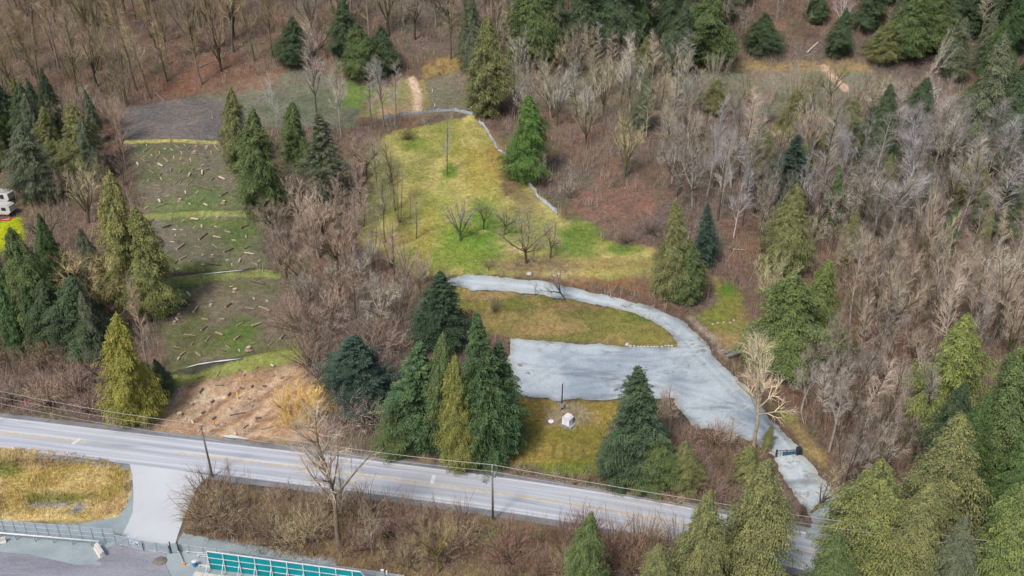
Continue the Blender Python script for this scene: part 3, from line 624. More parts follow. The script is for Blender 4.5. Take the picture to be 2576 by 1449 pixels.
def mesh_of(kind, i):
    nv = {'cedar_fine': 3, 'fir_fine': 2, 'spruce_fine': 1, 'bush': 2, 'birch': 3, 'thicket': 2, 'spread': 3, 'fan': 4, 'upright': 4, 'oval': 2, 'cedar': 5, 'fir': 3, 'spruce': 2}[kind]; key = (kind, i % nv)
    if key not in MESH:
        MESH[key] = conifer_mesh(11+i % nv*7, kind) if kind.split('_')[0] in ('cedar', 'fir', 'spruce') else bare_mesh(100+i % nv*13, kind)
        q_ = np.zeros(len(MESH[key][1].vertices)*3, np.float32); MESH[key][1].vertices.foreach_get('co', q_); q_ = q_.reshape(-1, 3); MRAD[key] = float(np.percentile(np.hypot(q_[:, 0], q_[:, 1]), 97))
    return MESH[key]+(MRAD[key],)
rs = random.Random(77); TREES = []; NT = [0]
NAMES = {'cedar': 'cedar_tree', 'fir': 'fir_tree', 'spruce': 'spruce_tree', 'fan': 'bare_maple_tree', 'upright': 'bare_alder_tree', 'oval': 'bare_cottonwood_tree', 'birch': 'bare_birch_tree', 'spread': 'bare_spreading_tree', 'thicket': 'bare_clump_tree', 'bush': 'bare_bush'}
def plant(kind, loc, h, rad, col, bark=(.10, .085, .065), lean=(0, 0), info=None):
    i = NT[0]; NT[0] += 1; tm, cm, mr = mesh_of(kind+('_fine' if kind in ('cedar', 'fir', 'spruce') and rad > 2.7 else ''), i*5+rs.randrange(9))
    o = empty(NAMES[kind], loc); o.rotation_euler = (lean[0], lean[1], rs.uniform(0, 6.28)) if lean == (0, 0) else (lean[0], lean[1], 0)
    if lean != (0, 0): o.rotation_mode = 'XYZ'
    s = rad/mr; o.scale = (s, s, h/20)
    a = link('trunk', tm, o); c = link('crown', cm, o); j = rs.uniform(.86, 1.16)*(1 if kind in ('cedar', 'fir', 'spruce') else rs.uniform(.8, 1.4))
    if lean == (0, 0) and kind not in ('cedar', 'fir', 'spruce'): o.rotation_euler = (rs.gauss(0, .05), rs.gauss(0, .05), rs.uniform(0, 6.28))
    if info and info.get('label'): j = 1.12; o.rotation_euler = (0, lean[1], rs.uniform(0, 6.28) if lean == (0, 0) else 0)
    if kind in ('cedar', 'fir', 'spruce'): j *= 1.42
    if kind not in ('cedar', 'fir', 'spruce', 'bush'): col = (col[0]*.97, col[1]*.995, col[2]*1.0)
    c.color = (*[min(1, v*j) for v in col], 1); a.color = (*bark, 1)
    u, v = proj((loc[0], loc[1], loc[2]+h/2)); TREES.append(dict(o=o, kind=kind, u=u, v=v, h=h, col=col, **(info or {})))
    return o
def by_pixel(kind, u, vb, vt, hw, col, bark=(.10, .085, .065), lean=(0, 0), zone=None, label=None):
    """base row vb, top row vt, u at mid height, half width hw: real place and size follow from the terrain"""
    if kind in ('cedar', 'fir', 'spruce'): vb = vb-hw*.75*math.sin(PITCH+math.atan((vb-V0)/F))
    bx, by, bz = ray(u, vb); k = (V0-vt)/F
    for _ in range(3):
        p = np.array([bx, by, bz])-CAM; h = (k*(p@FW)-p@UP)/(math.cos(PITCH)+k*math.sin(PITCH))
        zc = p@FW-h/2*math.sin(PITCH); bx = (u-U0)/F*zc; bz = float(Hf(bx, by))
    rad = hw*zc/F
    return plant(kind, (bx, by, bz-.15), h, rad, col, bark, lean, dict(zone=zone, label=label))
OL, BG, DG, BL, YG2 = (.120, .130, .060), (.076, .104, .044), (.050, .075, .043), (.044, .073, .062), (.175, .175, .055)
GR = (.090, .106, .072)
# conifers read off the photograph: kind, u, base, top, half width, colour, label
CON = [
 ('cedar', 735, 165, 38, 36, DG, 'dark cedar behind the tall pinkish bare tree, above the upper bench'),
 ('cedar', 862, 165, -5, 34, DG, 'tall dark cedar at the top edge, leftmost of the upper trio'),
 ('cedar', 912, 205, 55, 46, BG, 'bright green cedar in front of the two dark ones above the dirt track'),
 ('cedar', 960, 190, 62, 34, DG, 'small dark cedar right of the bright green one above the dirt track'),
 ('cedar', 1185, 185, -30, 30, GR, 'slim grey green cedar just behind the lone tall cedar at the lawn top'),
 ('cedar', 1220, 300, 40, 48, OL, 'tall lone cedar with olive top standing at the top corner of the lawn'),
 ('cedar', 1338, 165, -70, 62, BG, 'broad green cedar at the top edge, right of the lone tall cedar'),
 ('cedar', 1405, 135, -40, 34, DG, 'dark narrow cedar cut by the top edge, above the grey maples'),
 ('cedar', 1470, 130, -60, 44, DG, 'dark cedar at the top edge, second right of the broad green one'),
 ('cedar', 1540, 140, -60, 62, DG, 'wide dark cedar at the top edge above the tallest grey maples'),
 ('cedar', 1625, 195, 88, 18, OL, 'small slim yellowish cedar among the grey maples below the dark row'),
 ('cedar', 1618, 330, 170, 22, GR, 'slim grey green cedar hidden among the fan shaped maples'),
 ('cedar', 1712, 185, 0, 36, DG, 'dark pointed cedar, left of the two big ones at top centre right'),
 ('cedar', 1788, 170, -25, 60, BG, 'big bushy dark green cedar, right of the two at top centre right'),
 ('cedar', 1920, 140, 30, 38, DG, 'small rounded dark cedar alone in the brown gap at the top right'),
 ('cedar', 2113, 145, 18, 28, DG, 'narrow dark cedar beside the leaning white birch at the top right'),
 ('cedar', 2060, 60, -60, 26, DG, 'dark cedar tip cut by the top edge, left of the white birch'),
 ('cedar', 2195, 80, -70, 34, DG, 'cedar cut by the top edge, right of the white birch'),
 ('cedar', 2232, 160, 55, 36, OL, 'low olive green cedar at the foot of the top right stand'),
 ('cedar', 2292, 150, -35, 48, BG, 'full green cedar in the top right stand, behind the leaning grey tree'),
 ('cedar', 2362, 135, -45, 44, BG, 'green cedar in the top right stand, second from its right end'),
 ('cedar', 2410, 205, 40, 30, GR, 'slim olive grey cedar below the top right stand'),
 ('cedar', 2458, 90, -50, 50, DG, 'dark cedar cut by the top right edge, above the pale maples'),
 ('cedar', 2545, 70, -60, 40, DG, 'dark cedar in the top right corner of the photo'),
 ('cedar', 2482, 420, 78, 52, GR, 'very tall grey green cedar at the right edge, left of the darker one'),
 ('cedar', 2545, 450, 140, 66, DG, 'massive dark cedar cut by the right edge below the pale maples'),
 ('cedar', 2450, 330, 190, 34, DG, 'shorter dark cedar hugging the very tall grey green one'),
 ('cedar', 1800, 292, 195, 30, OL, 'small soft olive cedar at the lower edge of the far field'),
 ('cedar', 2008, 345, 225, 36, OL, 'stubby olive cedar under the far field, left of the pale dirt track'),
 ('cedar', 2130, 390, 235, 46, OL, 'loose olive cedar just under the pale dirt track'),
 ('cedar', 2212, 470, 210, 44, DG, 'tall dark cedar between the olive cedar and the leaning grey tree'),
 ('cedar', 2315, 365, 190, 38, DG, 'dark cedar behind the white forked tree at the right'),
 ('cedar', 2368, 395, 320, 24, BG, 'little green cedar in front of the white forked tree'),
 ('cedar', 1918, 450, 300, 34, OL, 'olive cedar left of the blue spruce in the right woods'),
 ('spruce', 1985, 560, 335, 42, BL, 'blue green spruce in the right woods, dark and pointed'),
 ('cedar', 2008, 540, 360, 26, BG, 'bright narrow cedar touching the blue green spruce'),
 ('cedar', 1982, 700, 462, 50, OL, 'olive cedar directly below the blue spruce in the right woods'),
 ('cedar', 2455, 520, 378, 32, YG2, 'small bright yellow green cedar near the right edge'),
 ('cedar', 2432, 440, 330, 30, DG, 'dark cedar just above the small bright yellow green one'),
 ('cedar', 2525, 610, 425, 46, GR, 'grey green cedar near the right edge, below the massive dark one'),
 ('cedar', 585, 435, 215, 34, OL, 'left one of the olive cedar pair beside the upper terrace'),
 ('cedar', 642, 560, 268, 50, BG, 'wide cedar with a pale trunk, right one of the pair beside the terrace'),
 ('cedar', 748, 455, 250, 38, BG, 'green cedar left of the grey green fir behind the thicket'),
 ('fir', 805, 520, 285, 50, GR, 'grey green fir on the left flank of the yellow lawn'),
 ('cedar', 12, 375, 190, 40, DG, 'dark cedar cut by the left edge, topmost there'),
 ('cedar', 62, 410, 205, 36, DG, 'dark cedar second from the left edge in the upper left stand'),
 ('cedar', 70, 520, 305, 46, GR, 'pale grey green cedar in front of the upper left stand'),
 ('cedar', 132, 440, 265, 32, OL, 'olive cedar in the middle of the upper left stand'),
 ('cedar', 188, 455, 262, 48, OL, 'rightmost olive cedar of the upper left stand'),
 ('cedar', 1322, 465, 238, 50, (.066, .120, .034), 'vivid green conical cedar beside the silver silt fence'),
 ('cedar', 312, 790, 425, 54, (.150, .155, .062), 'very tall yellow green cedar left of the terraces'),
 ('cedar', 362, 815, 520, 54, (.128, .142, .056), 'yellow green cedar hanging over the second terrace'),
 ('cedar', 78, 880, 565, 56, BG, 'tall green cedar below the bright lawn at the left edge'),
 ('cedar', 130, 900, 700, 46, DG, 'dark cedar to the right foot of the tall one at the left edge'),
 ('cedar', 210, 925, 690, 68, DG, 'dark broad cedar under the mossy bare maple at the left'),
 ('cedar', 322, 1088, 782, 54, (.170, .165, .042), 'bright yellow cedar by the road at the left of the bare soil'),
 ('cedar', 400, 1010, 900, 24, DG, 'small dark cedar squeezed between the yellow cedar and the soil'),
 ('fir', 1098, 890, 683, 66, (.036, .060, .038), 'dark broad fir with a sharp tip at the end of the gravel track'),
 ('spruce', 905, 1055, 835, 66, BL, 'rounded blue green spruce left of the roadside fir group'),
 ('fir', 1052, 1160, 850, 74, (.058, .100, .050), 'big green fir, left one of the roadside group'),
 ('cedar', 1122, 1165, 832, 46, BG, 'bright green cedar behind the yellowish one in the roadside group'),
 ('cedar', 1158, 1200, 885, 44, (.130, .140, .045), 'yellowish cedar in the middle of the roadside group'),
 ('fir', 1212, 1205, 785, 66, (.056, .098, .046), 'tallest green fir of the roadside group'),
 ('fir', 1262, 1160, 850, 60, (.046, .084, .044), 'dark fir on the right side of the roadside group, reaching over the gravel'),
 ('cedar', 1000, 1165, 1010, 44, BG, 'low cedar at the left foot of the roadside fir group'),
 ('fir', 1612, 1240, 920, 68, (.050, .080, .050), 'tall dark fir right of the white utility shed'),
 ('cedar', 1565, 1240, 1080, 50, DG, 'dark low cedar at the left foot of the tall fir by the shed lawn'),
 ('cedar', 1650, 1250, 1090, 52, BG, 'green low cedar at the right foot of the tall fir by the shed lawn'),
 ('cedar', 1725, 1255, 1110, 38, OL, 'olive small cedar near the road, right of the shed lawn fir'),
 ('cedar', 1690, 765, 498, 38, OL, 'tall olive cedar beside the bend of the gravel track'),
 ('cedar', 1733, 775, 600, 36, BG, 'shorter cedar right of the tall olive one by the track'),
 ('fir', 1778, 680, 508, 28, BL, 'thin dark blue fir right of the tall olive cedar'),
 ('cedar', 1988, 970, 690, 86, (.090, .118, .046), 'huge spreading cedar behind the gravel yard, left of its partner'),
 ('cedar', 2074, 900, 648, 50, (.100, .128, .046), 'tall slim cedar, right partner of the huge spreading one'),
 ('cedar', 2385, 1110, 785, 72, (.125, .150, .052), 'bright yellow green cedar in the right woods with a ragged top'),
 ('cedar', 2525, 1270, 870, 78, BG, 'big green cedar cut by the right edge'),
 ('cedar', 2368, 1400, 1042, 76, OL, 'olive cedar with pale top at right, above the road'),
 ('cedar', 2190, 1500, 1165, 92, (.122, .140, .055), 'big yellow olive cedar at the bottom right, beside the drive mouth'),
 ('cedar', 2288, 1530, 1205, 62, OL, 'olive cedar at the bottom, right of the big yellow olive one'),
 ('cedar', 1912, 1560, 1145, 82, OL, 'big olive cedar between the road and the photo bottom, left of the drive mouth'),
 ('cedar', 1770, 1570, 1222, 62, OL, 'olive cedar leaning over the road at the bottom'),
 ('cedar', 1472, 1540, 1280, 46, BG, 'slim green cedar at the bottom edge, below the road centre'),
 ('cedar', 2405, 1560, 1300, 48, GR, 'thin grey green cedar in front of the right pole'),
 ('cedar', 2555, 1580, 1205, 70, (.108, .138, .052), 'bright cedar in the bottom right corner'),
 ('cedar', 2100, 1600, 1330, 58, BG, 'green cedar at the bottom edge covering the road end'),
 ('cedar', 1660, 1600, 1370, 50, OL, 'olive cedar poking up at the bottom edge, left of the leaning one'),
 ('cedar', 2495, 1150, 1000, 40, DG, 'dark cedar between the two big ones near the right edge'),
 ('cedar', 2240, 1240, 1060, 0, OL, None),
 ('cedar', 1888, 1225, 1120, 30, OL, 'olive young cedar beside the drive, left of the blue gate'),
 ('cedar', 1935, 1140, 1065, 12, OL, 'small wispy olive cedar overhanging the drive above the gate'),
]
for k_, u_, vb, vt, hw, c_, lb in CON:
    if hw: by_pixel(k_, u_, vb, vt, hw*1.32, c_, label=lb)

# hero bare trees: kind,u,base,top,half width,twig colour,bark colour,label
TAN, PK, GY, OLV, LAV, CRM = (.40, .35, .26), (.40, .31, .26), (.37, .34, .31), (.33, .29, .15), (.36, .32, .325), (.58, .48, .34)
BK = (.13, .11, .085)
HERO = [
 ('oval', 1918, 1142, 832, 76, (.66, .56, .40), (.42, .36, .28), 'cream barked bare tree beside the gravel yard, its trunk dark at the foot'),
 ('oval', 832, 1375, 975, 100, (.60, .49, .39), (.24, .19, .15), 'large pinkish bare tree in front of the road, crown over the soil patch'),
 ('upright', 1122, 440, 283, 20, GY, BK, 'slim grey bare tree alone in the middle of the yellow lawn'),
 ('oval', 988, 530, 340, 40, OLV, BK, 'bare tree with a dark forked branch on the left of the lawn'),
 ('fan', 1156, 606, 482, 42, GY, BK, 'vase shaped bare tree alone on the greenest part of the lawn'),
 ('spread', 1216, 578, 482, 34, (.20, .17, .13), (.08, .065, .05), 'small dark crooked apple tree behind the vase shaped one'),
 ('spread', 1325, 662, 495, 74, (.34, .29, .24), (.12, .095, .075), 'wide grey bare tree with a forked dark trunk above the gravel track'),
 ('spread', 1385, 650, 520, 46, (.34, .29, .24), (.12, .095, .075), 'slender bare tree right of the wide forked one'),
 ('spread', 1425, 756, 645, 40, GY, (.10, .08, .06), 'leaning bare tree overhanging the gravel track'),
 ('fan', 1577, 445, 262, 50, (.47, .42, .24), (.12, .115, .07), 'large fan shaped mossy maple standing alone above the reddish brush'),
 ('fan', 1478, 375, 205, 40, TAN, (.12, .11, .07), 'tan maple clump left of the large fan shaped one'),
 ('oval', 788, 330, 45, 38, (.50, .42, .37), (.13, .11, .10), 'very tall pinkish grey bare tree above the upper bench'),
 ('oval', 850, 345, 140, 38, (.50, .43, .35), (.28, .25, .22), 'tall cream bare tree right of the very tall pinkish one'),
 ('birch', 690, 345, 170, 26, (.55, .56, .57), (.45, .46, .46), 'silvery bare tree between the olive cedar pair and the pinkish tree'),
 ('oval', 960, 320, 135, 30, (.44, .42, .41), (.20, .19, .18), 'silver grey bare tree in front of the dirt track, tallest of its trio'),
 ('upright', 930, 325, 165, 24, (.40, .37, .35), (.16, .15, .14), 'left thin grey bare tree of the trio before the dirt track'),
 ('upright', 992, 322, 150, 24, (.44, .40, .36), (.16, .15, .14), 'right thin grey bare tree of the trio before the dirt track'),
 ('spread', 205, 815, 548, 112, (.52, .42, .22), (.14, .12, .07), 'big mossy brown maple spreading between the two left cedars'),
 ('spread', 268, 850, 610, 80, (.48, .38, .20), (.14, .12, .07), 'smaller mossy brown maple below the big one, beside the tall yellow green cedar'),
 ('fan', 205, 560, 400, 56, (.42, .36, .23), BK, 'tan fan shaped maple in the left woods above the mossy one'),
 ('spread', 110, 640, 450, 56, (.24, .20, .15), (.07, .06, .05), 'dark bare tree beside the trailer at the left edge'),
 ('spread', 140, 370, 195, 52, (.38, .31, .19), BK, 'round tan bare tree above the upper left cedar stand'),
 ('fan', 215, 330, 170, 44, TAN, BK, 'tall tan maple right of the round one above the left stand'),
 ('upright', 300, 440, 250, 14, (.42, .31, .25), (.30, .22, .17), 'thin reddish bare pole tree at the left end of the bright berm'),
 ('upright', 352, 945, 700, 34, (.42, .31, .25), (.25, .19, .15), 'pinkish dead tree between the tall cedars and the third terrace'),
 ('spread', 1098, 1440, 1235, 66, (.44, .36, .19), (.16, .15, .05), 'mossy yellowish bare tree at the bottom edge left of the middle pole'),
 ('upright', 855, 1330, 1170, 30, GY, BK, 'thin bare tree crossing the road beside the large pinkish one'),
 ('upright', 580, 1260, 1158, 20, (.40, .34, .28), BK, 'spindly roadside bare tree just right of the left pole'),
 ('spread', 930, 1400, 1240, 46, (.40, .33, .25), (.3, .26, .2), 'crooked pale bare tree behind the grey fence at the bottom'),
 ('spread', 2110, 940, 850, 32, (.62, .5, .46), (.5, .42, .38), 'little bone white dead tree in the right woods'),
 ('fan', 1940, 800, 585, 56, (.50, .47, .27), (.28, .26, .17), 'pale yellow maple group in front of the right woods cedars'),
 ('fan', 2048, 640, 505, 40, (.50, .45, .33), (.3, .27, .2), 'pale broom like maple above the slim right cedar'),
 ('spread', 2520, 760, 545, 80, (.58, .53, .45), (.4, .37, .3), 'large pale bare tree glowing at the right edge'),
 ('spread', 2290, 800, 645, 66, (.42, .34, .28), BK, 'rounded brown bare tree in the middle of the right woods'),
 ('birch', 2300, 310, 20, 40, (.50, .45, .39), (.46, .42, .37), 'tall leaning pale tree in front of the top right cedars'),
 ('birch', 2350, 360, 190, 46, (.48, .46, .45), (.50, .48, .46), 'white forked tree between dark cedars at the right'),
 ('birch', 2405, 420, 300, 16, (.55, .52, .5), (.62, .6, .58), 'white birch below the forked tree at the right'),
 ('birch', 2110, 100, -40, 30, (.45, .40, .45), (.60, .57, .57), 'white leaning birch near the top edge at the right'),
 ('birch', 2560, 90, -60, 26, (.5, .48, .5), (.66, .63, .63), 'white birch at the top right corner'),
 ('birch', 2260, 600, 385, 70, (.45, .41, .44), (.55, .52, .52), 'spreading white limbed tree in the right woods'),
 ('birch', 1855, 600, 440, 36, (.48, .44, .46), (.60, .57, .57), 'white stemmed birch clump in the right woods'),
 ('birch', 1820, 520, 390, 26, (.48, .44, .46), (.55, .52, .52), 'slim white birch above the white stemmed clump'),
 ('spread', 2210, 330, 140, 56, (.46, .42, .36), (.2, .17, .13), 'leaning grey lichen tree under the far field'),
 ('upright', 2052, 1290, 1150, 0, TAN, BK, None),
 ('spread', 2052, 1290, 1135, 62, (.50, .42, .30), (.13, .10, .08), 'dark bare tree leaning across the paved drive'),
 ('oval', 962, 610, 430, 34, (.36, .35, .20), BK, 'soft olive bare tree at the lower left corner of the lawn'),
 ('oval', 945, 480, 345, 34, (.40, .38, .27), BK, 'soft grey green bare tree at the left edge of the lawn'),
 ('upright', 1045, 600, 500, 20, (.36, .33, .22), BK, 'thin upright bare tree near the lower left of the lawn'),
 ('spread', 1268, 590, 490, 44, (.32, .27, .23), (.12, .10, .08), 'dense grey bare tree between the apple tree and the wide forked one'),
 ('thicket', 1372, 470, 375, 36, (.46, .41, .30), BK, 'pale yellowish tree clump at the right foot of the vivid green cedar'),
 ('thicket', 1435, 500, 395, 34, (.43, .40, .37), BK, 'grey tree clump just above the crumpled silt fence'),
 ('thicket', 1000, 560, 380, 34, (.34, .32, .16), BK, 'wispy olive tree clump on the left lawn'),
 ('thicket', 1620, 1000, 900, 0, TAN, BK, None),
 ('upright', 1030, 555, 480, 12, (.3, .26, .18), (.10, .09, .07), 'tiny bare sapling on the left side of the lawn'),
 ('bush', 1025, 350, 305, 30, (.16, .14, .09), (.09, .08, .05), 'rounded dark shrub at the top left of the lawn'),
 ('bush', 1575, 612, 560, 44, (.26, .19, .17), (.12, .09, .08), 'purplish brush mound at the right edge of the lawn'),
 ('bush', 1640, 590, 530, 44, (.25, .19, .18), (.12, .09, .08), 'grey purple brush mound behind the first one'),
 ('bush', 1245, 785, 725, 22, (.24, .20, .14), BK, 'dark twiggy shrub on the grass island'),
 ('spread', 1228, 680, 640, 16, (.2, .16, .13), (.08, .06, .05), 'stumpy pollarded tree left of the log pile edge'),
 ('spread', 1300, 672, 645, 10, (.24, .18, .14), (.08, .06, .05), 'tiny pollarded tree above the gravel track'),
 ('upright', 1346, 745, 708, 7, (.2, .16, .13), (.08, .06, .05), 'little bare sapling on the gravel track edge'),
 ('fan', 768, 1065, 925, 62, (.78, .54, .16), (.50, .38, .16), 'golden yellow willow above the bare soil'),
 ('fan', 712, 1050, 950, 40, (.66, .50, .22), (.50, .38, .18), 'small golden willow beside the bigger one'),
 ('bush', 800, 1040, 955, 48, (.72, .50, .14), (.45, .35, .16), 'golden willow clump right of the biggest one, near the blue green spruce'),
 ('bush', 735, 1075, 990, 50, (.74, .52, .16), (.45, .35, .16), 'low golden willow clump in front of the biggest one'),
 ('bush', 1690, 1250, 1185, 0, TAN, BK, None),
 ('bush', 2022, 1300, 1250, 18, (.2, .15, .12), BK, 'dark shrub at the foot of the tree leaning over the drive'),
 ('upright', 1835, 1150, 1040, 20, (.42, .35, .3), BK, 'thin bare tree at the lower edge of the gravel yard'),
 ('upright', 1690, 1090, 960, 34, (.46, .35, .29), (.3, .22, .18), 'pinkish bare tree right behind the tall dark fir'),
]
LEANS = {'leaning bare tree overhanging the gravel track': (0, -.5), 'dark bare tree leaning across the paved drive': (0, .6), 'tall leaning pale tree in front of the top right cedars': (0, .22),
         'white leaning birch near the top edge at the right': (0, .14), 'leaning grey lichen tree under the far field': (0, .25)}
for k_, u_, vb, vt, hw, c_, b_, lb in HERO:
    if hw: by_pixel(k_, u_, vb, vt, hw*1.12, c_, b_, LEANS.get(lb, (0, 0)), label=lb)

# woods: zones of bare trees (photo polygon, spacing m, height range m, kinds, colours, words)
rz = random.Random(5); OCC = [(t['o'].location.x, t['o'].location.y) for t in TREES]
def in_open(x, y, m=0):
    for P in OPEN:
        if x < min(p[0] for p in P)-m or x > max(p[0] for p in P)+m or y < min(p[1] for p in P)-m or y > max(p[1] for p in P)+m: continue
        if inpt(x, y, P): return True
    return False
def zone(name, pts, sp, n, hr, kinds, cols, barks, allow=False, hk=1):
    P = wpoly(pts); xs = [p[0] for p in P]; ys = [p[1] for p in P]; got = 0; tries = 0
    while got < n and tries < 6000:
        tries += 1; x = rz.uniform(min(xs), max(xs)); y = rz.uniform(min(ys), max(ys))
        if not inpt(x, y, P): continue
        if not allow and in_open(x, y): continue
        if any((x-a)**2+(y-b)**2 < (sp*rz.uniform(.75, 1.2))**2 for a, b in OCC): continue
        OCC.append((x, y)); h = rz.uniform(*hr); k = rz.choice(kinds); asp = {'fan': .26, 'upright': .17, 'birch': .19, 'oval': .22, 'cedar': .17, 'fir': .17, 'spread': .36, 'thicket': .27, 'bush': .75}[k]
        plant(k, (x, y, float(Hf(x, y))-.1), h, h*asp*rz.uniform(.8, 1.2), rz.choice(cols), rz.choice(barks), info=dict(zone=name, label=None)); got += 1
DK, MS, WH, RD = (.085, .07, .055), (.14, .13, .07), (.36, .33, .29), (.36, .24, .18)
zone('top left hillside woods', [(-60, -50), (700, -50), (700, 150), (600, 185), (470, 235), (300, 270), (-60, 300)], 5.8, 108, (20, 31), ['upright', 'fan', 'upright', 'oval', 'thicket'], [(.34, .28, .20), (.38, .30, .18), (.30, .24, .19), (.40, .30, .22), (.32, .28, .16)], [DK, MS, BK, (.22, .19, .15)])
zone('top centre hillside woods', [(700, -50), (1330, -50), (1330, 60), (1260, 160), (1190, 130), (1040, 180), (900, 160), (700, 150)], 5.6, 52, (20, 31), ['upright', 'spread', 'upright', 'fan'], [(.32, .26, .19), (.30, .25, .21), (.34, .29, .19)], [DK, BK, (.30, .27, .24)])
zone('top right woods', [(1330, -50), (2620, -50), (2620, 110), (2200, 160), (1860, 160), (1740, 90), (1330, 90)], 6.5, 44, (17, 27), ['upright', 'spread', 'birch'], [(.32, .27, .21), (.36, .31, .26), (.34, .30, .18)], [DK, MS, WH])
GC = [DG, (.05, .09, .04), GR, (.06, .10, .038)]
zone('top edge cedar stand', [(1270, -70), (1870, -70), (1870, 120), (1270, 120)], 5.5, 36, (20, 30), ['cedar'], GC, [BK])
zone('top right cedar stand', [(2180, -70), (2620, -70), (2620, 130), (2420, 170), (2200, 120)], 5.5, 26, (16, 26), ['cedar'], GC+[OL], [BK])
zone('right edge cedar stand', [(2440, 130), (2620, 130), (2620, 420), (2470, 420)], 5.5, 8, (16, 24), ['cedar'], GC+[OL], [BK])
zone('cedars scattered in the right woods', [(1850, 420), (2500, 430), (2560, 640), (2150, 700), (1880, 600)], 9, 8, (11, 16), ['cedar'], GC+[OL], [BK])
zone('left edge cedar stand', [(-60, 330), (260, 330), (240, 470), (100, 520), (-60, 500)], 4.8, 12, (14, 20), ['cedar'], GC+[OL], [BK])
zone('cedars below the mossy maple', [(20, 700), (250, 740), (300, 900), (280, 930), (40, 900)], 4.0, 12, (13, 19), ['cedar'], GC, [BK])
zone('lower right cedar stand', [(2330, 1180), (2620, 1180), (2620, 1560), (2280, 1560)], 5.5, 9, (14, 22), ['cedar'], GC+[OL], [BK])
zone('maples right of lone cedar', [(1265, 150), (1420, 150), (1600, 170), (1760, 190), (1770, 290), (1670, 380), (1530, 330), (1290, 330)], 5.0, 44, (14, 21), ['fan', 'fan', 'thicket', 'upright'], [(.47, .42, .34), (.44, .36, .29), (.45, .43, .40), (.46, .42, .28)], [MS, BK, (.28, .25, .2)], True)
zone('strip below far field', [(1750, 240), (2200, 270), (2420, 300), (2420, 420), (2060, 420), (1800, 420), (1660, 400)], 5.4, 44, (11, 19), ['fan', 'spread', 'thicket', 'upright'], [(.42, .34, .26), (.40, .34, .30), (.44, .33, .27), (.36, .33, .18)], [DK, BK, WH], True)
zone('purplish right woods', [(1680, 420), (2620, 420), (2620, 640), (2140, 650), (1870, 640), (1800, 560), (1680, 500)], 5.0, 110, (15, 25), ['upright', 'birch', 'thicket', 'oval', 'spread'], [(.37, .34, .34), (.38, .34, .31), (.36, .34, .37), (.40, .35, .29), (.42, .39, .34), (.30, .27, .26)], [BK, WH, (.28, .25, .23), DK])
zone('open brown right woods', [(2110, 660), (2620, 640), (2620, 900), (2450, 960), (2300, 900), (2120, 900)], 5.6, 46, (13, 23), ['upright', 'spread', 'birch', 'fan'], [(.38, .31, .26), (.42, .35, .27), (.40, .36, .34)], [BK, WH, MS])
zone('thicket between terraces and lawn', [(650, 470), (790, 500), (900, 420), (940, 470), (925, 600), (1020, 690), (1080, 720), (1000, 830), (960, 870), (850, 850), (790, 830), (720, 700), (660, 600)], 4.4, 64, (9, 17), ['thicket', 'upright', 'spread', 'fan'], [(.48, .36, .29), (.44, .38, .33), (.42, .33, .27), (.46, .44, .38), (.50, .40, .33)], [(.3, .24, .2), BK, DK])
zone('brush above golden willow', [(700, 800), (960, 860), (1000, 960), (960, 1080), (840, 1090), (790, 930)], 3.8, 24, (6, 12), ['thicket', 'bush', 'spread'], [(.40, .30, .25), (.42, .34, .30)], [BK, DK])
zone('brush along the left edge', [(-60, 890), (270, 900), (265, 1040), (120, 1030), (-60, 1005)], 3.8, 34, (5, 10), ['thicket', 'bush', 'spread'], [(.38, .28, .23), (.36, .27, .20), (.33, .24, .22)], [BK, DK])
zone('dark woods at the left edge', [(-60, 655), (60, 650), (40, 880), (-60, 880)], 4.5, 10, (8, 13), ['thicket', 'spread'], [(.27, .19, .17)], [DK])
zone('left woods beside upper bench', [(150, 300), (310, 300), (320, 470), (260, 560), (120, 560), (230, 400)], 5.5, 16, (9, 16), ['upright', 'thicket', 'fan'], [(.42, .31, .24), (.40, .34, .22), (.44, .34, .28)], [BK, DK, RD])
zone('roadside left of middle pole', [(530, 1252), (800, 1275), (1190, 1332), (1180, 1410), (1010, 1430), (820, 1404), (640, 1368), (500, 1342)], 2.7, 75, (4.5, 8), ['bush', 'bush', 'thicket', 'bush', 'spread'], [(.36, .26, .20), (.34, .22, .19), (.44, .35, .23), (.48, .40, .26), (.27, .19, .15), (.40, .28, .24)], [BK, DK], True)
zone('roadside right of middle pole', [(1270, 1350), (1440, 1360), (1700, 1400), (1720, 1480), (1260, 1480)], 2.8, 44, (4.5, 8.5), ['bush', 'bush', 'thicket'], [(.33, .20, .17), (.36, .27, .20), (.44, .36, .23), (.28, .18, .15)], [BK, DK], True)
zone('woods below huge cedar', [(2010, 900), (2300, 900), (2330, 1090), (2260, 1240), (2140, 1290), (2080, 1180), (2010, 1040)], 4.5, 40, (10, 19), ['upright', 'thicket', 'spread', 'birch'], [(.42, .34, .29), (.40, .36, .33), (.38, .31, .26)], [BK, DK, WH])
zone('woods near the right pole', [(2300, 1100), (2620, 1100), (2620, 1460), (2300, 1400)], 4.2, 30, (6, 12), ['thicket', 'bush'], [(.30, .21, .17), (.34, .28, .22)], [BK, DK])
zone('between gravel yard and road', [(1690, 1095), (1820, 1120), (1880, 1150), (1910, 1230), (1945, 1285), (1880, 1295), (1740, 1245), (1690, 1180)], 2.6, 40, (3, 6), ['bush', 'bush', 'thicket'], [(.42, .30, .24), (.36, .26, .22), (.40, .30, .20)], [BK, DK], True)
zone('brush below the shed lawn', [(1290, 1185), (1540, 1215), (1740, 1262), (1740, 1275), (1540, 1235), (1290, 1200)], 2.6, 10, (1.5, 2.6), ['bush'], [(.36, .26, .19), (.46, .36, .24)], [BK], True)

